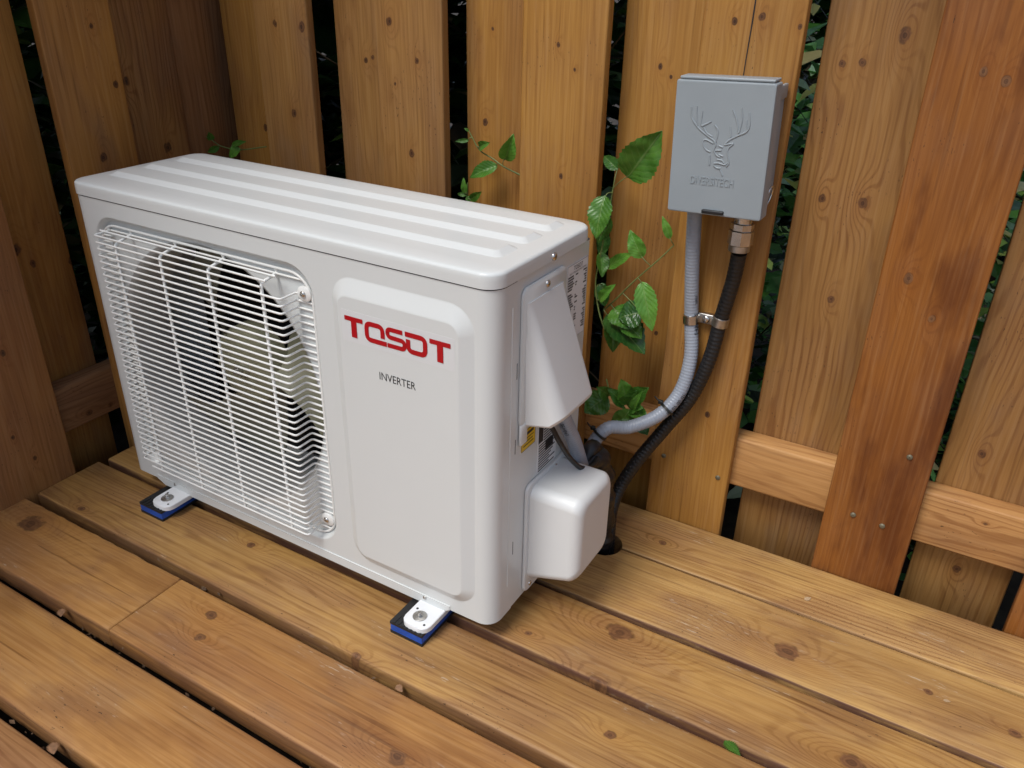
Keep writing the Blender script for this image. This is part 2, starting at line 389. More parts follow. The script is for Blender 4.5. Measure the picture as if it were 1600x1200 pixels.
deck = empty('deck'); deck['kind'] = 'structure'
DT = .037
D_A = ((.465, .235, .070), (.345, .160, .052)); D_B = ((.46, .245, .10), (.34, .165, .07)); D_C = ((.46, .262, .082), (.335, .176, .057)); D_D = ((.505, .305, .106), (.40, .226, .075))
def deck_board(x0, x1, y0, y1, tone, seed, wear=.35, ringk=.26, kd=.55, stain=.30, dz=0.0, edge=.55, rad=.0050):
    L, w = x1-x0, y1-y0; cx, cy = (x0+x1)/2, (y0+y1)/2
    ks = [(kx-cx, ky-cy, kr) for kx, ky, kr in KN_DECK if x0 < kx < x1 and y0-.003 < ky < y1+.003]
    rr = random.Random(int(seed*77)); ks += extra_knots(rr, w, 1.5-cx, x1-cx, 3)
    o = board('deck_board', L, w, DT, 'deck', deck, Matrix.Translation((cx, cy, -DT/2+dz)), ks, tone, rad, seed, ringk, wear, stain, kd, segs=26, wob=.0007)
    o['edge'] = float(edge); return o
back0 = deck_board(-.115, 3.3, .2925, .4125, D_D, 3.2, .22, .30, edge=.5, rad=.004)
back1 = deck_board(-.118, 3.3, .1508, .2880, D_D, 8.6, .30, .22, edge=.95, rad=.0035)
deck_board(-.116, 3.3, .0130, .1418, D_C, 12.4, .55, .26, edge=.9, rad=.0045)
deck_board(-.1225, 3.3, -.1245, .0010, D_C, 21.7, .35, .26, stain=.2)
deck_board(-.128, .2792, -.2718, -.1412, D_A, 30.3, .30, .12, stain=.35)
deck_board(.2804, 3.3, -.2718, -.1416, D_A, 33.8, .45, .20, stain=.3)
deck_board(-.135, 3.3, -.4198, -.2918, D_A, 41.9, .40, .10, stain=.35)
deck_board(-.13, 3.3, -.576, -.4382, D_B, 47.7, .4, .32, stain=.2)
y = -.5835
for i in range(12):
    deck_board(-.13+R.uniform(-.01, .01), 3.3, y-.1385, y, (D_A, D_B, D_C)[i % 3], 50+i*2.3); y -= .1450
# the drilled hole for the line set
cut = MB(); cut.loops([[(x, y_, -.2) for x, y_ in circle(.806, .2860, .0310, 40)], [(x, y_, .2) for x, y_ in circle(.806, .2860, .0310, 40)]], caps=True)
cutter = cut.build('cutter', 'deck')
for o in (back0, back1):
    m = o.modifiers.new('hole', 'BOOLEAN'); m.object = cutter; m.operation = 'DIFFERENCE'; m.solver = 'EXACT'
bpy.context.view_layer.update(); dg = bpy.context.evaluated_depsgraph_get()
for o in (back0, back1):
    me = bpy.data.meshes.new_from_object(o.evaluated_get(dg)); o.modifiers.clear(); o.data = me
    me.polygons.foreach_set('use_smooth', [True]*len(me.polygons)); me.set_sharp_from_angle(angle=radians(40))
bpy.data.objects.remove(cutter)

# ------------------------------------------------------------------ fences
F, B = .4138, .4708           # front faces of the near and the far boards of the back fence
XL, XB = -.1225, -.1795       # the same of the left fence
bf = tag(empty('wooden_fence', (.8, .45, -.13)), 'stained shadowbox board fence behind the air conditioner, carrying the grey electrical box', 'fence', 'wooden fences')
lf = tag(empty('wooden_fence', (-.16, -.1, -.13)), 'darker stained board fence along the left end of the deck', 'fence', 'wooden fences')
bpy.context.view_layer.update()
def fboard(x0, x1, yface, tone, seed, kn, **k):
    xc = (x0+x1)/2
    ks = [(kz-ZC, kx-xc, kr) for kx, kz, kr in kn if x0-.004 < kx < x1+.004]
    ks += extra_knots(random.Random(int(seed*31)), x1-x0, .95-ZC, 1.7-ZC, 2)
    return board('fence_board', ZL, x1-x0, TB, 'fence', bf, rot((0, 0, 1), (1, 0, 0), (xc, yface+TB/2, ZC)), ks, tone, .0025, seed, **k)
def lboard(y0, y1, xface, tone, seed, kn, **k):
    yc = (y0+y1)/2
    ks = [(kz-ZC, ky-yc, kr) for ky, kz, kr in kn if y0-.004 < ky < y1+.004]
    ks += extra_knots(random.Random(int(seed*31)), y1-y0, .95-ZC, 1.7-ZC, 2)
    return board('fence_board', ZL, y1-y0, TB, 'fence', lf, rot((0, 0, 1), (0, 1, 0), (xface-TB/2, yc, ZC)), ks, tone, .0025, seed, **k)
GOLD = ((.40, .196, .042), (.32, .146, .031)); TAN = ((.335, .170, .050), (.258, .124, .036)); BRN = ((.40, .190, .044), (.28, .128, .033)); RED = ((.285, .104, .018), (.21, .070, .012))
for x0, x1, tone, sd, kw in (
    (-.008, .1185, TAN, 2.1, dict(wear=.5)), (.271, .4055, TAN, 5.9, dict(wear=.35)), (.5525, .6915, GOLD, 9.3, dict(wear=.12)),
    (.8285, .9630, GOLD, 14.8, dict(wear=.22)), (1.1165, 1.2435, RED, 17.4, dict(wear=.10, stain=.62, kdark=.5)),
    (1.396, 1.538, RED, 19.2, dict(stain=.3)), (1.676, 1.818, GOLD, 23.1, {}), (1.955, 2.095, TAN, 25.7, {}), (2.235, 2.375, GOLD, 28.8, {}), (2.51, 2.65, TAN, 29.8, {})):
    fboard(x0, x1, F, tone, sd, KN_FRONT, **kw)
for x0, x1, tone, sd, kw in (
    (-.157, -.016, GOLD, 31.2, dict(wear=.1)), (.1315, .2790, TAN, 34.5, dict(wear=.4)), (.4145, .5555, GOLD, 36.6, dict(wear=.1)),
    (.6935, .8345, GOLD, 39.7, dict(wear=.15)), (.9775, 1.1185, TAN, 43.4, dict(wear=.45, ringk=.32, kdark=.8)), (1.2545, 1.3895, TAN, 45.3, dict(ringk=.3, wear=.4)),
    (1.534, 1.674, TAN, 46.4, {}), (1.814, 1.954, TAN, 48.4, {}), (2.094, 2.234, GOLD, 49.4, {}), (2.373, 2.513, TAN, 49.9, {})):
    fboard(x0, x1, B, tone, sd, KN_BACK, **kw)
for y0, y1, tone, sd, kw in ((-.192, -.0465, ((.36, .165, .052), (.28, .12, .04)), 61.5, dict(wear=.2)), (.0770, .2075, BRN, 63.3, dict(wear=.45)), (-.47, -.332, BRN, 65.2, {}), (-.75, -.61, BRN, 66.2, {}), (-1.03, -.89, TAN, 67.2, {}), (-1.31, -1.17, TAN, 68.2, {})):
    lboard(y0, y1, XL, tone, sd, KN_LEFTF, **kw)
for y0, y1, tone, sd, kw in ((-.060, .0745, BRN, 71.5, dict(wear=.5, stain=.3)), (.2235, .3655, ((.34, .165, .05), (.24, .105, .035)), 73.4, dict(ringk=.35)), (-.34, -.20, BRN, 75.5, {}), (-.62, -.48, BRN, 76.5, {}), (-.90, -.76, BRN, 77.5, {}), (-1.18, -1.04, BRN, 78.5, {})):
    lboard(y0, y1, XB, tone, sd, KN_LEFTB, **kw)
mb = MB(); P = [(.8965, .86), (.8958, .80), (.8945, .76), (.8935, .718)]
mb.loops([[(x-w_, F-.0003, z), (x+w_, F-.0003, z)] for (x, z), w_ in zip(P, (.0009, .0009, .0007, .0005))], closed=False)
CRACK = mb
# corner post seen as the brown upright in the corner, then rails
board('fence_post', ZL, .089, .14, 'fence', lf, rot((0, 0, 1), (1, 0, 0), (-.2335, .435, ZC)), [(.35-ZC, .01, .006)], ((.27, .118, .042), (.20, .082, .03)), .004, 81.2, ringk=.3, wear=.4)
PAL = ((.50, .265, .095), (.42, .21, .072))
for zc in (.137, 1.55):
    board('fence_rail', 3.0, .090, .0376, 'fence', bf, rot((1, 0, 0), (0, 0, 1), (1.31, F+TB+.0188, zc)), [(1.20-1.31, -.02, .004), (1.33-1.31, .02, .003)], PAL, .004, 84.4+zc, ringk=.35, wear=.35, kdark=.6)
    board('fence_rail', 1.72, .090, .0376, 'fence', lf, rot((0, 1, 0), (0, 0, 1), (XL-TB-.0188, -.47, zc-.018)), [(.015+.47, -.025, .006), (.06+.47, -.03, .005)], ((.25, .125, .055), (.19, .09, .04)), .004, 86.1+zc, ringk=.3, wear=.3)

o = CRACK.build('crack', 'ink', None, None); o.parent = bf; o.matrix_parent_inverse = bf.matrix_world.inverted()

# ------------------------------------------------------------------ the air conditioner
WU, DU, HS, ZB = .7688, .2469, .5348, .034
UY, UTH = -.00667, -.00419
ac = tag(empty('air_conditioner', (0, UY, 0), UTH), 'white outdoor heat pump unit with round fan behind a wire guard, standing on the deck', 'air conditioner')
FR = lambda v: (lambda a, b: (a, v, b))            # front plane: (u, z) -> (u, v, z)
def loop_f(P, v): return [(a, v, b) for a, b in P]

# front panel with a recess round the fan and a raised service panel
mb = MB(); RC = .024
GX0, GX1, GZ0, GZ1 = .0400, .4905, .0595, .5105
FCX, FCZ, FCR = .2640, .2860, .2130
rec = [(rrect(GX0+i, GX1-i, GZ0+i, GZ1-i, .046-i, 8), v) for i, v in ((0, 0), (.0012, .0004), (.0030, .0018), (.0062, .0088), (.0078, .0102), (.0098, .0106))]
pan = []
PO = (.5215, .7405, .0575, .5110, .036); PI = (.5370, .7215, .0740, .4870, .016)
for t_ in (0, .05, .12, .88, .95, 1):
    e = {0: 0, .05: .02, .12: .09, .88: .91, .95: .98, 1: 1}[t_]
    q = [a+(b-a)*t_ for a, b in zip(PO, PI)]
    pan.append((rrect(*q, 8), -.0080*e))
front_out = [(RC, ZB), (WU-RC, ZB), (WU-RC, HS), (RC, HS)]
mb.fill([front_out, rec[0][0], pan[0][0]], FR(0))
mb.loops([loop_f(P, v) for P, v in rec]); mb.loops([loop_f(P, v) for P, v in pan])
mb.fill([pan[-1][0]], FR(pan[-1][1]))
mb.fill([rec[-1][0], circle(FCX, FCZ, FCR, 72)], FR(rec[-1][1]))
# rounded corners and returns of the front panel
for sx in (0, 1):
    arc = []
    for k in range(9):
        a = pi/2*k/8; u = RC-RC*sin(a); v = RC-RC*cos(a); arc.append((u if sx == 0 else WU-u, v))
    arc.append((0 if sx == 0 else WU, .050)); arc.append((.002 if sx == 0 else WU-.002, .0508))
    L0 = [(u, v, ZB) for u, v in arc]; L1 = [(u, v, HS) for u, v in arc]
    mb.loops([L0, L1] if sx == 1 else [L1, L0], closed=False)
mb.build('front_panel', 'white', ac, 40, weighted=True)
# side and back sheets
mb = MB(); t_ = .0012
prof = [(WU-t_, .0495), (WU-t_, DU-.006), (WU-t_-.0018, DU-.0018), (WU-.006, DU), (.006, DU), (t_+.0018, DU-.0018), (t_, DU-.006), (t_, .0495)]
mb.loops([[(u, v, ZB) for u, v in prof], [(u, v, HS) for u, v in prof]], closed=False); mb.build('side_panel', 'white', ac, 40)
# stamped bead and slots on the right side of the front panel
mb = MB(); Ls = []
for k in range(9):
    a = pi*k/8; Ls.append((.0385-.0011*cos(a), .0009*sin(a)))
mb.loops([[(WU+h, v, z) for v, h in Ls] for z in (.083, .505)], closed=False); mb.build('stamped_bead', 'white', ac, 60)
for z in (.415, .305, .140):
    MB().box(WU-.0015, WU-.0009, .0530, .0540, z-.011, z+.011).build('vent_slot', 'ink', ac, None)
# lid
mb = MB(); OV = .0016; LZ = .5345
def lidloop(i, z): return [(x, y_, z) for x, y_ in rrect(-OV+i, WU+OV-i, -OV+i, DU+OV-i, max(.0255-i, .006), 8)]
LT = .5572
mb.loops([lidloop(.006, LZ+.0021), lidloop(0, LZ+.0021), lidloop(0, .5465), lidloop(.0003, .5516), lidloop(.0011, .5535), lidloop(.0026, .5549), lidloop(.0048, .5558), lidloop(.0120, .5566), lidloop(.0185, .5570), lidloop(.0245, LT)])
inner = rrect(-OV+.0245, WU+OV-.0245, -OV+.0245, DU+OV-.0245, .006, 8)
holes = []
for v0, v1 in ((.0490, .0985), (.1110, .1605), (.1730, .2205)):
    u0, u1 = .0235, .7430; Ls = []
    for t_ in (0, .05, .12, .88, .95, 1):
        e = {0: 0, .05: .02, .12: .10, .88: .90, .95: .98, 1: 1}[t_]
        P = rrect(u0+.009*t_, u1-.011*t_, v0+.0125*t_, v1-.0075*t_, .010-.004*t_, 5)
        Ls.append([(a, b, LT+.0046*e) for a, b in P])
        if t_ == 0: holes.append(P)
    mb.loops(Ls); mb.fill([[(a, b) for a, b, _ in Ls[-1]]], lambda a, b: (a, b, LT+.0046))
mb.fill([inner]+holes, lambda a, b: (a, b, LT))
mb.build('lid', 'white', ac, 40, weighted=True)
MB().loops([[(x, y_, z) for x, y_ in rrect(.0045, WU-.0045, .0045, DU-.0045, RC-.004, 6)] for z in (HS-.006, HS+.0030)], caps=True).build('lid_gasket', 'ink', ac, None)
# base pan with its lip
mb = MB(); mb.box(.02, WU-.02, .012, DU-.01, .027, .036); mb.build('base_pan', 'white', ac, None)
mb = MB(); PP = [(.066, .0345), (.084, .0262), (.684, .0262), (.697, .0345), (.697, .0415), (.066, .0415)]
mb.loops([[(a, .004, b) for a, b in PP], [(a, -.0012, b) for a, b in PP], [(a, -.0014, b) for a, b in PP]], caps=True); mb.build('base_lip', 'white', ac, 30)
# fan duct, dark inside
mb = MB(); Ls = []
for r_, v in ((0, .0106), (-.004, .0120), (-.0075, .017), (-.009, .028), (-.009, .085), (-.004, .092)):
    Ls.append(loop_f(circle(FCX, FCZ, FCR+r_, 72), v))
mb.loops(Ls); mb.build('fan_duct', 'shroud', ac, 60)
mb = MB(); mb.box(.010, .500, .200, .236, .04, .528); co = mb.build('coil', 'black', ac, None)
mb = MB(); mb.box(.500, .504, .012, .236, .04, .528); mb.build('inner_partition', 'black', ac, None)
mb = MB()
for k in range(12): mb.box(.012+k*.0405, .016+k*.0405, .1985, .1995, .045, .525)
MB().box(.225, .300, .095, .19, .24, .33, .01).build('fan_motor', 'black', ac, 40)
# fan
fan = MB(); HV = .052
fan.loops([loop_f(circle(FCX, FCZ-.004, r_, 40), v) for r_, v in ((.004, HV-.002), (.012, HV-.002), (.016, HV+.004), (.052, HV+.006), (.062, HV+.009), (.066, HV+.017), (.067, HV+.045))])
fan.fill([circle(FCX, FCZ-.004, .004, 40)], FR(HV-.002))
fo = fan.build('fan_hub', 'fan', ac, 40)
for bi, a0 in enumerate((radians(22), radians(142), radians(262))):
    mb = MB(); G = []; nr, na = 9, 10
    for i in range(nr):
        tr = i/(nr-1); r_ = .060+tr*.136; half = radians(23+8*tr); row = []
        sweep = -radians(22)*tr
        for j in range(na):
            s = j/(na-1)*2-1; a = a0+sweep+half*s
            v = HV+.034+.036*s*(1.0-.25*tr)+.006*(1-s*s)
            row.append((FCX+r_*cos(a), v, FCZ-.004+r_*sin(a)))
        G.append(row)
    mb.loops(G, closed=False); mb.f += [tuple(len(G)*na+i for i in reversed(f)) for f in list(mb.f)]
    mb.v += [(x, v+.0022, z) for x, v, z in list(mb.v)]
    mb.build('fan_blade', 'blade' if bi else 'fan', fo, 50)
nutb = MB(); nutb.loops([loop_f(circle(FCX, FCZ-.004, .0075, 6), HV-.002), loop_f(circle(FCX, FCZ-.004, .0075, 6), HV-.009)], caps=True); nutb.tube([(FCX, HV-.008, FCZ-.004), (FCX, HV-.014, FCZ-.004)], .004, 10); nutb.build('hub_nut', 'zinc', fo, 30)
# wire guard: rim, uprights and cross wires, each a piece of its own
RV, GV = .0080, -.0230
gz0, gz1, gu0, gu1, gr = .0680, .4945, .0430, .4800, .038
rim = [Vector((a, RV, b)) for a, b in rrect(gu0, gu1, gz0, gz1, gr, 8)]
mb = MB(); mb.tube(rim+[rim[0], rim[1]], .0021, 8, caps=False); guard = mb.build('fan_guard', 'guard', ac, 60)
def rimspan(z):
    zz = min(max(z, gz0), gz1); dz = max(gz0+gr-zz, zz-(gz1-gr), 0); dx = gr-math.sqrt(max(gr*gr-dz*dz, 0)); return gu0+dx, gu1-dx
def rounded(path, r=.004):
    P = [Vector(p) for p in path]; out = [P[0]]
    for i in range(1, len(P)-1):
        a, b, c = P[i-1], P[i], P[i+1]; l1, l2 = min(r, (a-b).length*.45), min(r, (c-b).length*.45)
        p0 = b+(a-b).normalized()*l1; p2 = b+(c-b).normalized()*l2
        out += [p0, (p0+2*b+p2)/4, p2]
    return out+[P[-1]]
PITCH = .01040
for k in range(40):
    z = .4868-k*PITCH; a, b = rimspan(min(z, gz1-.004)); ib = .0305
    # inside the corner radius the wire stays short of the bend
    path = [(a+.0005, RV, z), (max(.0700, a+.010), RV, z), (max(.0725, a+.014), GV, z), (min(.4512, b-.018), GV, z), (min(.4506, b-.014), RV, z), (b-.0005, RV, z)]
    if k in (0, 1): path = path[:3]+[(.4290-.012*k, GV, z)]
    if k == 39: path = [(.0930, GV, z), (.4512, GV, z), (.4506, RV, z+.001), (b-.0005, RV, z+.001)]
    MB().tube(rounded(path), .00162, 7).build('guard_wire', 'guard', guard, 60)
for z, v in ((.4858+.0005, RV),):
    a, b = rimspan(z); MB().tube([(a+.004, v, z), (b-.002, v, z)], .00162, 7).build('guard_wire', 'guard', guard, 60)
MB().tube([(.064, -.006, .4885), (.430, -.006, .4885)], .00162, 7).build('guard_wire', 'guard', guard, 60)
for u in (.1155, .2145, .3140, .4160):
    MB().tube(rounded([(u, RV, gz1+.0005), (u, RV+.0026, .4880), (u, RV+.002, .4865), (u, GV+.0030, .4800), (u, GV+.0032, .0768)], .005), .0023, 8).build('guard_upright', 'guard', guard, 60)
MB().tube([(.066, RV+.002, .455), (.066, RV+.002, .105)], .0023, 8).build('guard_upright', 'guard', guard, 60)
MB().tube([(.4795, RV+.003, .455), (.4795, RV+.003, .105)], .0026, 8).build('guard_upright', 'guard', guard, 60)
def screw(parent, loc, axis, r=.0045, name='screw', mat='steel'):
    ax = Vector(axis).normalized(); up = Vector((0, 0, 1)) if abs(ax.z) < .9 else Vector((1, 0, 0)); b1 = ax.cross(up).normalized(); b2 = ax.cross(b1); P = Vector(loc); mb = MB()
    ring = lambda rr, h: [P+ax*h+(b1*cos(2*pi*k/16)+b2*sin(2*pi*k/16))*rr for k in range(16)]
    mb.loops([ring(r, 0), ring(r, r*.22), ring(r*.86, r*.45), ring(r*.5, r*.6), ring(r*.22, r*.62), ring(r*.2, r*.35)], caps=True)
    o = mb.build(name, mat, parent, 40)
    return o
for u, z in ((.4665, .4680), (.4662, .0995)):
    mb = MB(); P0 = rrect(u-.011, u+.013, z-.0105, z+.0105, .010, 4)
    mb.loops([loop_f(P0, .0085), loop_f(P0, .0050), loop_f(rrect(u-.010, u+.012, z-.0095, z+.0095, .009, 4), .0042)], caps=True); mb.build('guard_tab', 'guard', guard, 40)
    screw(ac, (u, .0040, z), (0, -1, 0), .0048)
# sticker, lettering
SV = -.0083
MB().loops([loop_f(rrect(.5425, .7170, .4262, .4695, .001, 2), SV+.00028), loop_f(rrect(.5425, .7170, .4262, .4695, .001, 2), SV+.00016)], caps=True).build('brand_sticker', 'sticker', ac, None)
def stroke(path, w, rad):
    P = [Vector((*p, 0)) for p in path]; Q = [P[0]]
    for i in range(1, len(P)-1):
        a, b, c = P[i-1], P[i], P[i+1]; d1 = (a-b).normalized(); d2 = (c-b).normalized(); p0 = b+d1*rad; p2 = b+d2*rad
        for k in range(7):
            t = k/6; Q.append((1-t)**2*p0+2*t*(1-t)*b+t*t*p2)
    Q.append(P[-1]); L, Rr = [], []
    for i in range(len(Q)):
        T = (Q[min(i+1, len(Q)-1)]-Q[max(i-1, 0)]).normalized(); N = Vector((-T.y, T.x, 0)); L.append(Q[i]+N*w/2); Rr.append(Q[i]-N*w/2)
    n = len(Q); return [(p.x, p.y) for p in L]+[(p.x, p.y) for p in Rr], [(i, i+1, n+i+1, n+i) for i in range(n-1)]
LH = .0282; LX, LZ0 = .5480, .4338; KX = .1637/5.86
logo = []
def T_(x0, w): return [([(x0, .78), (x0+w, .78), (x0+w, 1), (x0, 1)], [(0, 1, 2, 3)]), ([(x0+w/2-.16, 0), (x0+w/2+.16, 0), (x0+w/2+.16, .80), (x0+w/2-.16, .80)], [(0, 1, 2, 3)])]
logo.append(T_(0, 1.06))
logo.append([stroke([(2.18, .34), (2.18, .89), (1.27, .89), (1.27, .11), (2.40, .11)], .235, .26)])
logo.append([stroke([(3.30, .89), (2.46, .89), (2.46, .52), (3.40, .49), (3.40, .11), (2.44, .11)], .215, .20)])
logo.append([stroke([(3.44, .89), (4.52, .89), (4.52, .11), (3.60, .11), (3.60, .66)], .235, .26)])
logo.append(T_(4.76, 1.10))
for i, pieces in enumerate(logo):
    mb = MB()
    for k, (vs, fs) in enumerate(pieces):
        mb.add([(LX+a*KX, SV-.0004-.00003*k, LZ0+b*LH) for a, b in vs], fs)
    mb.build('letter', 'red', ac, None)
vs, fs = fit_text('INVERTER', .0575, .0108)
mb = MB(); mb.add([(.6285+a, -.0083, .3895+b) for a, b in vs], fs); mb.build('printed_word', 'ink', ac, None)
# right side: electrical cover plate and wedge, labels, valve cover
def rside(P, u): return [(u, a, b) for a, b in P]
mb = MB(); PL = rrect(.0585, .1700, .3290, .5215, .012, 5)
mb.loops([rside(PL, WU-.0005), rside(PL, WU+.0022), rside(rrect(.0597, .1688, .3302, .5203, .011, 5), WU+.0032)], caps=True)
cov = mb.build('electrical_cover', 'white', ac, 40)
mb = MB(); N_ = 12
def wedge(t):   # t 0 top .. 1 bottom ; rounded section swelling outwards
    z_in = .5010-.1690*t; z_out = .5010-.1500*t
    out = .0020+.0470*t
    v0, v1 = .0640+.0060*t, .1600+.0160*t
    P = [(WU+.0028, v0, z_in)]
    ch = .010+.012*t
    for k in range(7):
        s = k/6; a = pi/2*s
        P.append((WU+.003+out-(1-sin(a))*min(out, .016), v0+.003+ch*(.2*s+.8*(1-cos(a))), z_in+(z_out-z_in)*(.3+.7*sin(a))))
    for k in range(7):
        a = pi/2*(1-k/6)
        P.append((WU+.003+out-(1-sin(a))*min(out, .010), v1-(.006+.008*t)*(1-cos(a)), z_in+(z_out-z_in)*(.3+.7*sin(a))))
    P.append((WU+.0028, v1+.001, z_in)); return P
mb.loops([wedge(t) for t in (0, .02, .06, .12, .25, .5, .75, .92, 1)], closed=False)
W1 = [Vector(p) for p in wedge(1)]; pass
cW = sum(W1, Vector())/len(W1)
W2 = [p+(cW-p)*.03+Vector((0, 0, -.0030)) for p in W1]; W3 = [p+(cW-p)*.10+Vector((0, 0, -.0052)) for p in W1]; W4 = [p+(cW-p)*.24+Vector((0, 0, -.0058)) for p in W1]
mb.loops([W1, W2, W3, W4], closed=False); W3 = W4; mb.add(W3, [tuple(range(len(W3)))]); mb.add(reversed(wedge(0)), [tuple(range(len(wedge(0))))])
mb.build('cover_wedge', 'plastic', cov, 50)
MB().box(WU-.0003, WU+.0042, .0590, .0760, .3035, .3350, .0018).build('cover_clip', 'plastic', cov, 40)
mb = MB(); P0 = rrect(.0820, .2060, .0370, .2260, .012, 5)
mb.loops([rside(P0, WU-.0005), rside(P0, WU+.0024), rside(rrect(.0832, .2048, .0382, .2248, .011, 5), WU+.0036)], caps=True)
vc = mb.build('valve_cover', 'plastic', ac, 40)
mb = MB(); Ls = []
for t_ in range(10):
    s = t_/9; a = pi/2*s
    if t_ == 0: out, ins = .003, 0
    else:
        out = .067+.015*sin(pi/2*(t_-1)/8); ins = .0145*(1-cos(pi/2*(t_-1)/8))
    dr = .026*max(out-.02, 0)/.06
    Ls.append([(WU+out, v, z) for v, z in rrect(.0900+ins, .1980-ins*.9, .0560+dr+ins, .2190-ins, .017, 6)])
mb.loops(Ls); mb.f.append(tuple(len(Ls)*len(Ls[0])-len(Ls[0])+i for i in range(len(Ls[0]))))
mb.build('cover_body', 'plastic', vc, 50, weighted=True)
screw(ac, (WU+OV, .1332, .5415), (1, 0, 0), .0055); screw(ac, (WU+.0032, .1165, .5115), (1, 0, 0), .0048); screw(ac, (WU+.0036, .1647, .2165), (1, 0, 0), .0040); screw(ac, (WU+.0036, .098, .0470), (1, 0, 0), .0035)
US = WU-.0012
def side_label(name, v0, v1, z0, z1, mat, h=.0005): return MB().loops([rside(rrect(v0, v1, z0, z1, .002, 2), US), rside(rrect(v0, v1, z0, z1, .002, 2), US+h)], caps=True).build(name, mat, ac, None)
def bars(parent, mat, rects, h):
    mb = MB()
    for v0, v1, z0, z1 in rects: mb.add([(US+h, v0, z0), (US+h, v1, z0), (US+h, v1, z1), (US+h, v0, z1)], [(0, 1, 2, 3)])
    o = mb.build('printed_lines', mat, parent, None); o['kind'] = 'stuff'; return o
rl = side_label('rating_label', .1785, .2395, .4020, .5135, 'label')
rows = []; rr = random.Random(5)
for k in range(24):
    z = .4955-k*.0036
    if k in (6, 15): continue
    rows.append((.1815, .1815+rr.uniform(.010, .019), z, z+.0021))
    if rr.random() < .75: rows.append((.2030, .2030+rr.uniform(.003, .008), z, z+.0020))
    rows.append((.2365-rr.uniform(.004, .011), .2365, z, z+.0021))
rows += [(.1795, .2385, .5126, .5130), (.1795, .2385, .4026, .4030), (.1793, .1797, .403, .513), (.2383, .2387, .403, .513)]
bars(rl, 'ink', rows, .0008)
vs, fs = fit_text('TOSOT', .026, .0062); mb = MB(); mb.add([(US+.0009, .2095+a, .5070+b) for a, b in vs], fs); mb.build('label_brand', 'ink', rl, None)
vs, fs = fit_text('SPLIT TYPE AIR CONDITIONER', .050, .0026); mb = MB(); mb.add([(US+.0009, .2095+a, .5010+b) for a, b in vs], fs); mb.build('label_title', 'ink', rl, None)
yl = side_label('warning_label', .0690, .1060, .2870, .3175, 'yellow')
bars(yl, 'ink', [(.0695, .1055, .2873, .2880), (.0695, .1055, .3165, .3172), (.0693, .0699, .2873, .3172), (.1051, .1057, .2873, .3172), (.074, .101, .2935, .2950), (.076, .099, .2985, .3000), (.074, .101, .3035, .3048), (.074, .101, .3085, .3130)], .0008)
wl = side_label('wiring_label', .1150, .1700, .2270, .3060, 'label')
rows = [(.1165, .1295, .276, .3045)]
for k in range(18):
    z = .2300+k*.0041; rows.append((.1180 if k < 11 else .1310, .1180+rr.uniform(.030, .049), z, z+.0021))
rows += [(.1370, .1600, .257, .272)]
bars(wl, 'ink', rows, .0008)
# feet
def foot(u):
    w = .0225; r_ = empty('x'); bpy.data.objects.remove(r_)
    z0, z1 = .0245, .0290; mb = MB()
    P = [(u-w, .03), (u-w, -.032)]+[(u-w+.014-.014*cos(a), -.036-.014*sin(a)) for a in (0.0, .5, 1.0, pi/2)]+[(u+w-.014+.014*sin(a), -.036-.014*cos(a)) for a in (0.0, .5, 1.0, pi/2)]+[(u+w, -.032), (u+w, .03)]
    mb.loops([[(a, b, z0-.004) for a, b in P], [(a, b, z1-.001) for a, b in P], [(a+(.001 if a < u else -.001), b+.0008, z1) for a, b in P]], caps=True)
    mb.f = [tuple(f) for f in mb.f]
    fo_ = mb.build('foot', 'foot', ac, 40)
    mb = MB(); mb.loops([[(x, y_, z1-.0002) for x, y_ in circle(u-.002, -.029, .0105, 24)], [(x, y_, z1+.0012) for x, y_ in circle(u-.002, -.029, .0105, 24)], [(x, y_, z1+.0016) for x, y_ in circle(u-.002, -.029, .0098, 24)]], caps=True); mb.build('washer', 'zinc', fo_, 40)
    mb = MB(); mb.loops([[(x, y_, z1+.001) for x, y_ in circle(u-.002, -.029, .0052, 6)], [(x, y_, z1+.0045) for x, y_ in circle(u-.002, -.029, .0048, 6)]], caps=True); mb.tube([(u-.002, -.029, z1+.003), (u-.002, -.029, z1+.0085)], .0027, 10); mb.build('bolt', 'steel', fo_, 30)
    for dx, dy in ((-.0145, -.018), (.0135, -.040)):
        mb = MB(); mb.loops([[(x, y_, z1-.001) for x, y_ in circle(u+dx, dy, .0019, 10)], [(x, y_, z1+.0003) for x, y_ in circle(u+dx, dy, .0019, 10)]], caps=True); mb.build('slot_hole', 'ink', fo_, None)
    screw(ac, (u-.013, -.0015, .0375), (0, -1, .3), .0030, mat='zinc')
for u in (.1265, .6665): foot(u)

def pad(u, label):
    t = tag(empty('rubber_pad', (u, UY-.022, 0), UTH), label, 'pad', 'vibration pads under the unit')
    hw, hl = .0285, .0335
    lay = lambda i, z0, z1, nm, mt: (lambda mb: (mb.loops([[(x, y_, z) for x, y_ in rrect(-hw+i, hw-i, -hl+i, hl-i+.02, .001, 2)] for z in (z0, z1)], caps=True), mb.build(nm, mt, t, 30)))(MB())
    lay(0, .0, .0048, 'bottom_sheet', 'padblack'); lay(.0006, .0048, .0165, 'foam_core', 'padblue'); lay(0, .0165, .0204, 'top_sheet', 'padblack')
    mb = MB()
    for k in range(7):
        x = -hw+.006+k*.0075; mb.box(x, x+.003, -hl+.001, -hl+.018, .0204, .0214)
    o = mb.build('ribbing', 'padblack', t, None); o['kind'] = 'stuff'
pad(.1095, 'blue and black rubber pad under the foot below the fan guard')
pad(.6560, 'blue and black rubber pad under the foot below the logo panel')

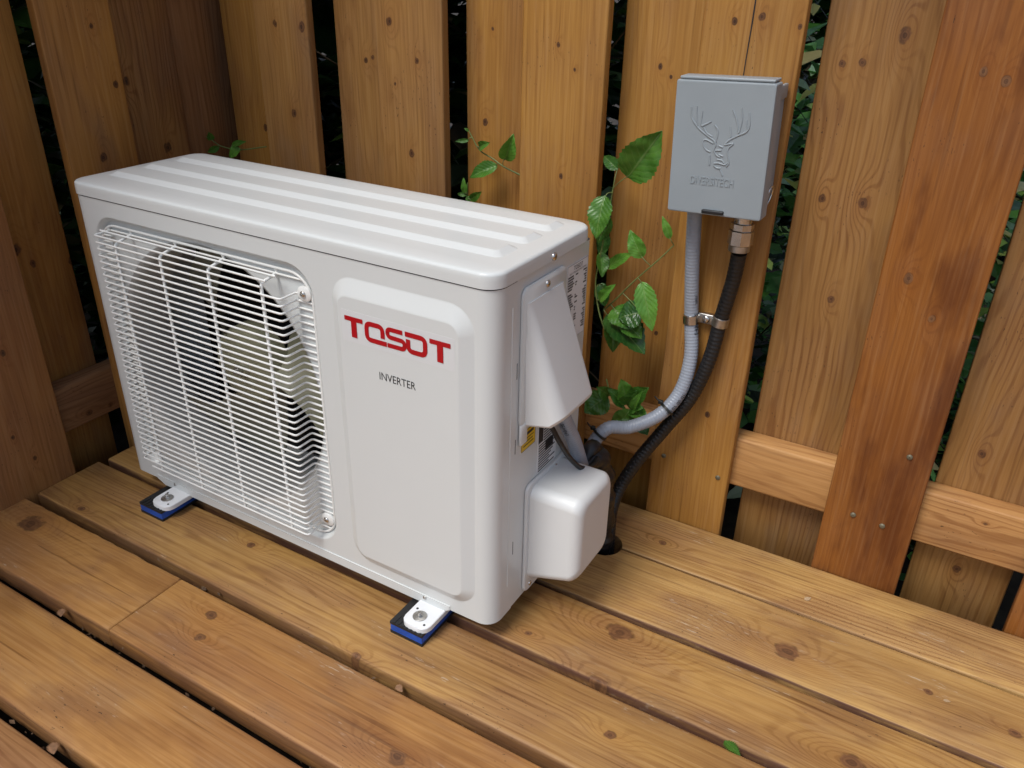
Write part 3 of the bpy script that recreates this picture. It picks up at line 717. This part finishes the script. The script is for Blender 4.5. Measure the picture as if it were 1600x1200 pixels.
bpy.context.view_layer.update()
for x, z in ((1.159, .118), (1.202, .114), (1.212, .241), (.946, .110), (.850, .120), (.585, .115), (.667, .118)):
    o = screw(None, (x, F-.0001, z), (0, -1, 0), .0042, mat='coated'); o.parent = bf; o.matrix_parent_inverse = bf.matrix_world.inverted()

# ------------------------------------------------------------------ electrical box
bx = tag(empty('electrical_box', (.901, F, .652)), 'small grey plastic disconnect box with embossed deer emblem, screwed to the fence', 'electrical box')
bx.rotation_euler = (0, radians(-2.0), 0)
hw, hh = .0640, .0850
mb = MB(); Ls = [[(x, -y_, z) for x, z in rrect(-hw+.011, hw-.0105, -hh+.007, hh-.010, .005, 3)] for y_ in (0.0005, .070)]
mb.loops(Ls, caps=True); mb.build('box_body', 'boxgrey', bx, 40)
mb = MB()
for y_, i in ((.066, .0015), (.066, 0), (.0885, 0), (.0905, .0008), (.0915, .0028)):
    mb.loops([]) if False else None
LL = [[(x, -y_, z) for x, z in rrect(-hw+i, hw-i, -hh+i, hh-i, .003, 3)] for y_, i in ((.064, .002), (.064, 0), (.0885, 0), (.0905, .0008), (.0915, .0028))]
mb = MB(); mb.loops(LL, caps=True); cv = mb.build('box_cover', 'boxgrey', bx, 40, weighted=True)
MB().box(-hw+.004, hw-.003, -.0895, -.060, hh+.0005, hh+.0042, .0012).build('hinge_lip', 'boxgrey', bx, 40)
MB().box(hw-.0115, hw-.0065, -.066, -.004, hh-.026, hh-.008, .0012).build('side_flange', 'boxgrey', bx, 40)
MB().box(-.0145, .0150, -.0955, -.0905, -hh+.0030, -hh+.0080, .0010).build('latch_slot', 'ink', cv, 40)
mb = MB(); mb.tube([(hw-.004+.003*sin(a), -.045+.014*cos(a), -.062+.014*sin(a)) for a in [k*pi/8 for k in range(17)]], .0016, 8); mb.build('lock_loop', 'steel', bx, 60)
def em(px, py):   # emblem sketch coordinates -> cover face
    a = (px-85)/600.0; s = (py-105)/810.0
    return ((px-160+75*(py-105)/800.0-0)/618.0*2*hw-hw, hh-(py-105-(px-160)*.05)/812.0*2*hh)
DEER = [[(255,265),(258,330),(300,390),(350,430),(395,460),(412,488)],[(290,262),(288,320),(295,375)],[(325,290),(317,372),(345,368),(382,350)],[(405,372),(425,405),(412,470)],[(333,385),(352,418),(388,440)],
 [(615,298),(620,360),(602,405),(545,432),(500,455),(470,480)],[(515,280),(540,340),(553,415)],[(570,268),(572,340),(556,410)],[(500,380),(506,440)],[(600,340),(606,392)],
 [(395,480),(345,458),(330,476),(345,515),(376,532)],[(412,490),(400,518),(415,550),(440,562)],[(465,487),(520,478),(495,502),(484,532),(496,590),(480,616)],[(400,600),(430,598),(468,606),(490,592)],[(400,612),(418,627),(445,628)],[(430,492),(455,502)],[(408,522),(448,520)],[(430,545),(458,556)],[(375,552),(372,610)],[(440,634),(456,672)],[(420,575),(450,580),(462,596)]]
eb = None
for P in DEER:
    Q = spline([(em(*p)[0], -.0914, em(*p)[1]) for p in P], 6)
    mb = MB(); mb.tube(Q, lambda i: .0012, 8)
    if eb is None: eb = MB()
    eb.add(mb.v, mb.f)
o = eb.build('embossed_emblem', 'boxgrey', cv, 70); o['kind'] = 'stuff'
vs, fs = fit_text('DIVERSITECH', .058, .0105); mb = MB(); n0 = len(vs)
cx_, cz_ = em(388, 712)
top = [(cx_+a, -.0923, cz_+b) for a, b in vs]; mb.add(top, fs)
# skirts so the letters stand proud
ed = {}
for f in fs:
    for i in range(len(f)): e = (f[i], f[(i+1) % len(f)]); ed[e] = ed.get(e, 0)+1
for (a, b) in list(ed):
    if (b, a) not in ed: mb.add([top[a], top[b], (top[b][0], -.0913, top[b][2]), (top[a][0], -.0913, top[a][2])], [(0, 1, 2, 3)])
mb.build('embossed_name', 'boxgrey', cv, None)

# ------------------------------------------------------------------ conduits
GRAY = [(0.7835,0.118,0.365),(0.7842,0.13,0.3357),(0.7876,0.145,0.3037),(0.7905,0.175,0.2528),(0.7895,0.21,0.1913),(0.7859,0.235,0.1597),(0.7782,0.262,0.1621),(0.7733,0.285,0.1864),(0.7892,0.302,0.2113),(0.8177,0.325,0.2112),(0.8535,0.352,0.2314),(0.8745,0.376,0.2668),(0.8802,0.391,0.3215),(0.8705,0.3995,0.3831),(0.8658,0.394,0.4441),(0.8625,0.387,0.5048),(0.8592,0.38,0.585)]
BLACK = [(0.9318,0.384,0.5039),(0.9267,0.393,0.4568),(0.9157,0.3995,0.3914),(0.9089,0.395,0.3274),(0.8903,0.388,0.2579),(0.8582,0.378,0.1963),(0.8267,0.36,0.1375),(0.8055,0.345,0.0873),(0.8003,0.325,0.0537),(0.8057,0.305,0.0231),(0.811,0.295,-0.04)]
def ribbed(name, pts, r0, amp, pitch, mat, n=18):
    P = resample(spline(pts, 24), pitch/4.0)
    mb = MB(); mb.tube(P, lambda i: r0+amp*cos(2*pi*i/4.0), n)
    return mb, P
gc = tag(empty('conduit', (.787, .145, .30)), 'ribbed grey flexible conduit looping from the unit up to the electrical box', 'conduit')
bpy.context.view_layer.update()
def under(o, p):
    mw = o.matrix_world.copy(); o.parent = p; o.matrix_parent_inverse = p.matrix_world.inverted(); return o
mb, GP = ribbed('hose', GRAY, .0106, .00028, .0050, 'conduit'); under(mb.build('hose', 'conduit', None, 80), gc)
# print running along the hose
def hose_text(path, r, txt, i0, ang, size, flip=1):
    vs, fs = text_mesh(txt, size); xs = [v[0] for v in vs]; x0 = min(xs)
    step = (path[1]-path[0]).length; mb = MB(); out = []
    for x, y_, _ in vs:
        s = i0+flip*(x-x0)/step; i = max(1, min(len(path)-3, int(s))); t = s-i
        c = path[i].lerp(path[i+1], t); T = (path[i+1]-path[i-1]).normalized()
        V = Vector((1.21, -.74, .87))-c; V = (V-T*V.dot(T)).normalized(); Bv = T.cross(V)
        a = ang+flip*y_/r; out.append(c+(V*cos(a)+Bv*sin(a))*(r+.00045))
    mb.add(out, fs); return mb
n_ = len(GP)
for txt, fr, ang, sz in (('E494632', .715, .75, .0105), ('mm', .780, .75, .009), ('5 107 00 01', .545, .70, .0085), ('2E94843', .080, .55, .0085)):
    under(hose_text(GP, .0109, txt, int(n_*fr), ang, sz).build('printed_code', 'ink', None, None), gc)
bc = tag(empty('conduit', (.811, .295, -.03)), 'black ribbed flexible conduit curving from the electrical box down to the deck hole', 'conduit')
bpy.context.view_layer.update()
mb, BP = ribbed('hose', BLACK, .0108, .00032, .0066, 'blackpipe'); under(mb.build('hose', 'blackpipe', None, 80), bc)
# dimples along the corrugation
mb = MB()
for i in range(int(len(BP)*.42), len(BP)-40, 7):
    c = BP[i+2]; T = (BP[i+3]-BP[i+1]).normalized(); V = (Vector((1.21, -.74, .87))-c); V = (V-T*V.dot(T)).normalized(); Bv = T.cross(V)
    for a in (.35,):
        p_ = c+(V*cos(a)+Bv*sin(a))*.0112
        q = (V*cos(a)+Bv*sin(a)); e1 = T; e2 = q.cross(T)
        mb.loops([[p_+q*h+(e1*cos(2*pi*k/8)+e2*sin(2*pi*k/8))*rr_ for k in range(8)] for rr_, h in ((.0022, -.0004), (.0018, .0008), (.0008, .0012))], caps=True)
o = under(mb.build('hose_bumps', 'blackpipe', None, 60), bc); o['kind'] = 'stuff'
cT = Vector((.9313, .380, .5555)); 
def fitting(name, prof, n, mat, c=Vector((.9313, .3805, 0))):
    mb = MB(); mb.loops([[(c.x+r_*cos(2*pi*k/n+.3), c.y+r_*sin(2*pi*k/n+.3), z) for k in range(n)] for r_, z in prof], caps=True)
    return under(mb.build(name, mat, None, 25), bc)
fitting('locknut', [(.0130, .578), (.0130, .5485), (.0135, .5480)], 24, 'steel')
fitting('fitting_body', [(.0142, .5490), (.0165, .5480), (.0165, .5395), (.0158, .5385)], 8, 'steel')
fitting('fitting_nut', [(.0148, .5385), (.0178, .5375), (.0178, .5185), (.0160, .5170)], 8, 'steel')
fitting('fitting_collar', [(.0150, .5172), (.0150, .5085), (.0128, .5070)], 24, 'zinc')

# line set wrapped in black tape, going down the hole
ls = tag(empty('line_set', (.812, .285, -.03)), 'black taped refrigerant line bundle beside the valve cover, going into the deck hole', 'pipe')
bpy.context.view_layer.update()
LS = [(.7860,.190,.120),(.7880,.212,.172),(.7955,.243,.190),(.8015,.262,.160),(.8035,.274,.097),(.8030,.281,.042),(.7985,.2845,-.04)]
P = resample(spline(LS, 20), .004); rr = random.Random(9); wv = [rr.uniform(-.0012, .0012) for _ in P]
mb = MB(); mb.tube(P, lambda i: (.0175+.0022*sin(i*.55)+wv[i] if i < len(P)*.9 else .0165), 16); under(mb.build('wrapped_bundle', 'tape', None, 70), ls)
P = resample(spline([(.7860,.205,.150),(.7900,.232,.205),(.7935,.255,.196),(.7985,.272,.150),(.8020,.290,.095),(.8000,.299,.042),(.797,.2985,-.04)], 20), .004)
mb = MB(); mb.tube(P, lambda i: .0120+.0011*sin(i*.8), 12); under(mb.build('drain_hose', 'tape', None, 70), ls)
# control cable
wr = tag(empty('cable', (.786, .11, .31)), 'thin black control cable hanging from under the electrical cover to the line bundle', 'cable')
bpy.context.view_layer.update()
WIRE = [(0.7735,0.098,0.345),(0.7760,0.1,0.3274),(0.786,0.11,0.3073),(0.7938,0.12,0.2824),(0.8013,0.14,0.2482),(0.8088,0.165,0.2198),(0.8115,0.2,0.2046),(0.8057,0.23,0.2003)]
mb = MB(); mb.tube(spline(WIRE, 10), .0037, 10); under(mb.build('sheath', 'blackpipe', None, 70), wr)
mb = MB(); mb.tube([(.7715, .098, .342), (.7960, .112, .330)], .0105, 16); under(mb.build('cable_bushing', 'conduit', None, 60), wr)
# cable ties
def tie(i_path, path, r, label, extra):
    c = path[i_path]; T = (path[i_path+2]-path[i_path-2]).normalized(); V = Vector((0, 0, 1)); V = (V-T*V.dot(T)).normalized(); Bv = T.cross(V)
    t = tag(empty('cable_tie', c), label, 'cable tie', 'cable ties on the conduits'); bpy.context.view_layer.update()
    ring = lambda rr_, h: [c+T*h+(V*cos(2*pi*k/24)*rr_+Bv*(sin(2*pi*k/24)*(rr_+extra)+ (extra if 0 else 0))) for k in range(24)]
    mb = MB(); mb.loops([ring(r, -.0022), ring(r+.0014, -.0020), ring(r+.0014, .0020), ring(r, .0022)]); under(mb.build('strap', 'wire', None, 50), t)
    h = c+V*(r+.003)-Bv*(.004); mb = MB(); mb.box(h.x-.0035, h.x+.0035, h.y-.003, h.y+.003, h.z-.002, h.z+.0045, .001); under(mb.build('lock_head', 'wire', None, 40), t)
    q = [h+V*.003, h+V*.007-Bv*.004, h+V*.008-Bv*.011]; mb = MB(); mb.tube(q, .0012, 6); under(mb.build('tail', 'wire', None, 40), t)
def nearest(path, p): return min(range(3, len(path)-3), key=lambda i: (path[i]-Vector(p)).length)
tie(nearest(GP, (.781, .293, .200)), GP, .0112, 'black cable tie round the grey conduit beside the valve cover', 0)
tie(nearest(GP, (.862, .360, .2411)), GP, .0112, 'black cable tie bundling the grey and black conduits below the clamp', .0015)
# clamp holding both conduits
cl = tag(empty('conduit_clamp', (.893, F, .386)), 'small steel clamp screwed to the fence, holding both conduits', 'clamp')
bpy.context.view_layer.update()
def band(p, path, mat, wdt):
    i = nearest(path, p); c = path[i]; T = (path[i+2]-path[i-2]).normalized(); V = Vector((0, -1, 0)); V = (V-T*V.dot(T)).normalized(); Bv = T.cross(V); Ls = []
    for h, rr_ in ((-wdt/2, .0113), (-wdt/2+.0008, .0127), (wdt/2-.0008, .0127), (wdt/2, .0113)):
        Ls.append([c+T*h+(V*cos(2*pi*k/28)+Bv*sin(2*pi*k/28))*rr_ for k in range(28)])
    mb = MB(); mb.loops(Ls); under(mb.build('band', mat, None, 40), cl)
band((.8705, .3995, .3831), GP, 'steel', .0150); band((.9157, .3995, .3895), BP, 'zinc', .0150)
mb = MB(); mb.box(.8800, .9060, F-.0120, F-.0095, .3790, .3945, .001); under(mb.build('clamp_tab', 'zinc', None, 40), cl)
mb = MB(); mb.box(.8850, .9010, F-.0100, F-.0003, .3800, .3935, .001); under(mb.build('clamp_spacer', 'zinc', None, 40), cl)
s_ = screw(None, (.8930, F-.0120, .3868), (0, -1, 0), .0062); under(s_, cl)

# ------------------------------------------------------------------ vine shoots
def leaf_mesh(a, b, w, curl, fold, seed, cup=0.0, serr=.05, flat=False):
    a, b = Vector(a), Vector(b); rr = random.Random(seed); ax = b-a; L = ax.length; ax.normalize()
    cam = Vector((1.21, -.74, .87))-(a+b)/2; nrm = (cam-ax*cam.dot(ax)).normalized()
    nrm = Vector((0, 0, 1)) if flat else nrm
    nrm = (nrm+ax.cross(nrm)*rr.uniform(-.45, .45)*(0.3 if flat else 1)+Vector((0, 0, .25))).normalized(); nrm = (nrm-ax*nrm.dot(ax)).normalized(); sd = ax.cross(nrm)
    nu, nv = 22, 8; vs, fs, uvs = [], [], []
    ph = rr.uniform(0, 6)
    for i in range(nu+1):
        t = i/nu
        hwid = (w*.60)*(sin(pi*t**.72)**.85 if 0 < t < 1 else 0)*(1+.0)
        hwid *= (1+serr*(1 if i % 2 else -1)*(1 if .08 < t < .97 else 0))
        zc = curl*L*(t*(1-t)*4)*.25-abs(curl)*L*t*t*.25
        for j in range(nv+1):
            s = j/nv*2-1
            h = zc+fold*abs(s)*hwid+.055*w*sin(t*17+ph+abs(s)*3.0)*(abs(s)*.6+.15)-cup*hwid*s*s
            p = a+ax*(L*t)+sd*(s*hwid*(1-.12*abs(fold)))+nrm*h
            vs.append(p); uvs.append((t, j/nv))
    for i in range(nu):
        for j in range(nv):
            k = i*(nv+1)+j; fs.append((k, k+nv+1, k+nv+2, k+1))
    me = bpy.data.meshes.new('leaf'); me.from_pydata([tuple(p) for p in vs], [], fs); me.validate(); me.update()
    uvl = me.uv_layers.new(name='UVMap')
    for lp in me.loops: uvl.data[lp.index].uv = uvs[lp.vertex_index]
    return me
def vine(label, stems, leaves, mats, seed, group='vine shoots through the fence'):
    base = stems[0][0]; t = tag(empty('vine', base), label, 'vine', group); bpy.context.view_layer.update()
    for P in stems:
        Q = spline(P, 8); mb = MB(); n = len(Q); mb.tube(Q, lambda i: .0014-.0005*i/n, 7)
        under(mb.build('stem', 'stem', None, 70), t)
    rr = random.Random(seed)
    for i, (a, b, w) in enumerate(leaves):
        m = mats[i] if i < len(mats) else 'leaf'
        me = leaf_mesh(a, b, w, rr.uniform(-.1, .35), rr.uniform(.15, .6), seed*100+i)
        under(link('leaf', me, m, None, 80), t)
        # petiole to the nearest stem point
        pts = [p for P in stems for p in spline(P, 6)]; q = min(pts, key=lambda p: (p-Vector(a)).length)
        if .003 < (q-Vector(a)).length < .06:
            mb = MB(); mb.tube(spline([q, (q+Vector(a))/2+Vector((0, -.003, .002)), Vector(a)+(Vector(b)-Vector(a))*.06], 5), .0008, 6); under(mb.build('petiole', 'stem', None, 70), t)
LV_MAIN = [((0.7521,0.385,0.5848),(0.8037,0.372,0.6599),0.0508),((0.7306,0.4,0.5904),(0.6962,0.42,0.6044),0.0172),((0.7228,0.375,0.5571),(0.7233,0.35,0.4957),0.0325),((0.7096,0.4,0.537),(0.6995,0.37,0.5155),0.0157),((0.724,0.4,0.4378),(0.7729,0.385,0.4732),0.0182),((0.785,0.39,0.4669),(0.7633,0.385,0.5075),0.0234),((0.826,0.39,0.5043),(0.8123,0.385,0.5371),0.0114),((0.7895,0.388,0.4303),(0.8191,0.375,0.3583),0.0296),((0.7184,0.395,0.3807),(0.7467,0.385,0.4182),0.0155),((0.7304,0.4,0.3572),(0.8078,0.385,0.313),0.0541),((0.7929,0.392,0.3786),(0.7589,0.38,0.3653),0.0382),((0.7049,0.43,0.3978),(0.7154,0.425,0.3597),0.0232),((0.703,0.43,0.4843),(0.7001,0.43,0.4404),0.0205)]
LV_LOW = [((0.7534,0.375,0.2264),(0.7251,0.35,0.1967),0.0383),((0.7964,0.365,0.2316),(0.8315,0.35,0.2741),0.0271),((0.7927,0.37,0.2234),(0.7804,0.36,0.2715),0.0273),((0.8069,0.355,0.2252),(0.8242,0.34,0.2697),0.0114),((0.8006,0.36,0.2209),(0.7891,0.35,0.1958),0.025),((0.8017,0.36,0.2213),(0.8378,0.345,0.2217),0.0229),((0.8118,0.37,0.2015),(0.8356,0.36,0.1837),0.0231),((0.766,0.37,0.2275),(0.7941,0.36,0.2189),0.0106)]
LV_MID = [((0.4932,0.445,0.5581),(0.445,0.43,0.5351),0.0237),((0.5068,0.445,0.5704),(0.5307,0.43,0.6148),0.0256),((0.453,0.45,0.5831),(0.4795,0.44,0.5952),0.0141),((0.4323,0.45,0.5924),(0.4089,0.44,0.5892),0.0065),((0.4324,0.45,0.6072),(0.4254,0.445,0.6124),0.0043),((0.4237,0.45,0.4992),(0.4232,0.445,0.5281),0.0101),((0.4344,0.45,0.4906),(0.4633,0.44,0.5105),0.0135),((0.425,0.45,0.496),(0.4061,0.45,0.4977),0.0068),((0.4277,0.45,0.4964),(0.4343,0.45,0.486),0.009)]
LV_LEFT = [((-0.0936,0.42,0.5196),(-0.1188,0.41,0.5018),0.0192),((-0.1182,0.42,0.523),(-0.0651,0.41,0.5395),0.0116),((-0.1743,0.42,0.5279),(-0.1682,0.41,0.5465),0.013),((-0.1542,0.42,0.5175),(-0.1812,0.41,0.5044),0.0117),((-0.2099,0.42,0.529),(-0.2129,0.41,0.5314),0.0053)]
LV_MAIN += [((0.742,0.398,0.372),(0.783,0.380,0.352),0.034),((0.738,0.402,0.352),(0.752,0.388,0.300),0.030),((0.765,0.396,0.352),(0.800,0.384,0.338),0.030),((0.712,0.40,0.46),(0.724,0.385,0.425),0.020),((0.722,0.398,0.52),(0.7125,0.385,0.478),0.022)]
LV_LOW += [((0.790,0.366,0.226),(0.812,0.350,0.262),0.026),((0.786,0.368,0.222),(0.764,0.352,0.252),0.022),((0.798,0.360,0.214),(0.776,0.345,0.196),0.022),((0.757,0.375,0.228),(0.742,0.355,0.248),0.022),((0.800,0.362,0.222),(0.826,0.344,0.240),0.020)]
ST1 = [(0.7289,0.39,0.5654),(0.7242,0.39,0.5197),(0.7138,0.395,0.4552),(0.7059,0.402,0.4094),(0.7106,0.402,0.3774),(0.7194,0.40,0.3513),(0.7304,0.4,0.3277)]
ST2 = [(0.7252,0.4,0.365),(0.7488,0.395,0.3928),(0.7751,0.39,0.4267),(0.8126,0.39,0.4701),(0.8313,0.395,0.4941)]
vine('leafy green vine with large serrated leaves between the unit and the electrical box', [ST1[::-1], ST2], LV_MAIN, ['leaf', 'leafdark', 'leaf', 'leaf', 'leafyoung', 'leafyoung', 'leafyoung', 'leafyoung', 'leafyoung', 'leafdark', 'leafdark', 'leafdark', 'leafdark'], 3)
vine('low clump of green leaves just above the horizontal run of grey conduit', [[(0.7267,0.43,0.2251),(0.7561,0.385,0.2238),(0.7823,0.37,0.2251),(0.7982,0.365,0.2238),(0.8039,0.36,0.2099)]], LV_LOW, ['leaf', 'leaf', 'leafyoung', 'leafyoung', 'leaf', 'leaf', 'leafdark', 'leaf'], 4)
vine('thin shoot with pointed leaves above the back edge of the unit lid', [[(0.5500,0.452,0.542),(0.5083,0.445,0.5569),(0.483,0.445,0.5685),(0.4543,0.45,0.578),(0.4388,0.45,0.5974),(0.4311,0.45,0.6092)], [(0.4262,0.455,0.4702),(0.4277,0.45,0.4998),(0.4292,0.45,0.5202)]], LV_MID, ['leaf', 'leafyoung', 'leaf', 'leaf', 'leaf', 'leafyoung', 'leaf', 'leaf', 'leaf'], 5)
vine('tiny pale shoot in the fence corner at the left end of the lid', [[(-0.0087,0.408,0.5363),(-0.0957,0.42,0.5181),(-0.1501,0.42,0.5192),(-0.1847,0.42,0.5318),(-0.2194,0.42,0.5292)]], LV_LEFT, ['leafyoung', 'leaf', 'leaf', 'leaf', 'leafyoung'], 6)

# ------------------------------------------------------------------ small litter on the deck
def litter(name, loc, size, rz, mat, label, cat, seed, twist=.5):
    rr = random.Random(seed); me = leaf_mesh((-size/2, 0, 0), (size/2, 0, .002), size*.5, rr.uniform(.05, .2), rr.uniform(.1, .3), seed, serr=.32, flat=True)
    zmin = min(v.co.z for v in me.vertices)
    for v in me.vertices: v.co.z -= zmin
    o = link(name, me, mat, None, 80); o.location = loc; o.rotation_euler = (rr.uniform(-.15, .15), 0, rz); o.scale.z = .35; tag(o, label, cat, 'litter on the deck'); return o
litter('dry_leaf', (.188, -.2835, -.0040), .018, -.6, 'dry', 'curled dry leaf in the board gap near the left edge of the photo', 'leaf', 21)
litter('dry_leaf', (.395, -.4310, -.0040), .020, -.5, 'dry', 'tan dry leaf lodged in the lowest board gap at bottom left', 'leaf', 22)
litter('dry_leaf', (.700, -.1350, -.0040), .015, -.4, 'dry', 'reddish dry leaf in the gap below the right front pad', 'leaf', 23)
litter('green_leaf', (1.112, .0045, -.001), .026, -.45, 'leaf', 'fresh green leaf lying in the gap at bottom right', 'leaf', 24)
litter('wood_shaving', (1.131, .3294, .0005), .012, .9, 'shaving', 'pale wood shaving on the back deck board below the dark fence board', 'shaving', 25)
litter('wood_shaving', (1.336, .2257, .0005), .009, .2, 'shaving', 'small pale wood shaving near the right edge of the deck', 'shaving', 26)

rr = random.Random(91); mb = MB()
for gy, n in ((-.2822, 46), (-.4300, 24), (-.1335, 24), (.0075, 10), (.146, 8)):
    for _ in range(n):
        x = rr.choice((rr.uniform(-.1, 1.6), rr.gauss(.30, .05), rr.gauss(.75, .06))); y_ = gy+rr.uniform(-.007, .007); z = rr.uniform(-.030, -.010)
        a = rr.uniform(0, pi); L = rr.uniform(.002, .007); w_ = L*rr.uniform(.2, .5); dx, dy = cos(a), sin(a); t_ = rr.uniform(-.5, .5)
        mb.add([(x-dx*L, y_-dy*L*.6, z), (x+dy*w_, y_-dx*w_, z+t_*w_), (x+dx*L, y_+dy*L*.6, z+t_*L*.4), (x-dy*w_, y_+dx*w_, z-t_*w_)], [(0, 1, 2, 3)])
o = mb.build('gap_debris', 'litter', None, None); o['kind'] = 'stuff'

# ------------------------------------------------------------------ behind the fence
cf = tag(empty('chain_link_fence', (.8, .60, -.15)), 'black chain link fence glimpsed through the gaps of the board fence', 'fence')
mb = MB(); px_ = .038
for k in range(-2, 66):
    for s in (0, 1):
        x0 = -.6+k*px_*1.0
        P = []
        for j in range(0, 44):
            xx = x0+(px_/2 if (j+s) % 2 else -px_/2*0); P.append((x0+(j % 2)*px_*(1 if s == 0 else -1)+(px_ if s else 0), .74+.003*(1 if (j % 2) == s else -1), -.15+j*px_))
    mb.tube(P, .0013, 5)
o = mb.build('wire_mesh', 'wire', None, 60); under(o, cf); o['kind'] = 'stuff'

rr = random.Random(77); mb = MB()
def sprig(c, n, L0, L1):
    for _ in range(n):
        a = rr.uniform(0, 2*pi); e = rr.uniform(-.6, .7); dirv = Vector((cos(a)*cos(e), sin(a)*cos(e), sin(e))); L = rr.uniform(L0, L1); w = L*rr.uniform(.28, .42)
        sdv = dirv.cross(Vector((rr.uniform(-.5, .5), rr.uniform(-.5, .5), 1))).normalized(); up = sdv.cross(dirv)
        b = Vector(c)+Vector((rr.uniform(-.05, .05), rr.uniform(-.05, .05), rr.uniform(-.05, .05)))
        vs = [b, b+dirv*L*.35+sdv*w+up*.12*w, b+dirv*L*.75+sdv*w*.6+up*.05*w, b+dirv*L-up*.3*w, b+dirv*L*.75-sdv*w*.6+up*.05*w, b+dirv*L*.35-sdv*w+up*.12*w, b+dirv*L*.4-up*.15*w, b+dirv*L*.75-up*.15*w]
        mb.add(vs, [(0, 1, 6), (1, 2, 7, 6), (2, 3, 7), (3, 4, 7), (4, 5, 6, 7), (5, 0, 6)])
for _ in range(4200):     # dense tall hedge at the left, low plants at the right
    x = rr.uniform(-1.6, .62); yy = rr.uniform(.60, 1.5); z = rr.uniform(-.1, 2.6); sprig((x, yy, z), 5, .06, .13)
for _ in range(2600):
    x = rr.uniform(-1.3, -.34); yy = rr.uniform(-1.6, .8); z = rr.uniform(-.1, 2.6); sprig((x, yy, z), 5, .06, .13)
for _ in range(900):
    x = rr.uniform(.5, 3.2); yy = rr.uniform(.7, 3.2); z = -.14+abs(rr.gauss(0, .16)); sprig((x, yy, z), 5, .03, .08)
for _ in range(1700):
    x = rr.uniform(.2, 3.4); yy = rr.uniform(2.4, 4.0); z = rr.uniform(-.1, 1.1); sprig((x, yy, z), 6, .08, .16)
o = mb.build('undergrowth', 'under', None, None); o['kind'] = 'stuff'
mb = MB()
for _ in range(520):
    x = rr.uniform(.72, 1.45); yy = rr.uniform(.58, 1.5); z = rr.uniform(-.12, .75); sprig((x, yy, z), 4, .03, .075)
o = mb.build('leafy_plants', 'leaflit', None, None); o['kind'] = 'stuff'
mb = MB()
for _ in range(90):
    p = Vector((rr.uniform(-.6, 1.4), rr.uniform(.53, .9), rr.uniform(-.1, .9))); q = p+Vector((rr.uniform(-.2, .2), rr.uniform(-.1, .1), rr.uniform(-.25, .25))); mb.tube(spline([p, p.lerp(q, .5)+Vector((rr.uniform(-.02, .02), 0, rr.uniform(-.02, .02))), q], 4), .0016, 5)
o = mb.build('dry_twigs', 'stembrown', None, 60); o['kind'] = 'stuff'
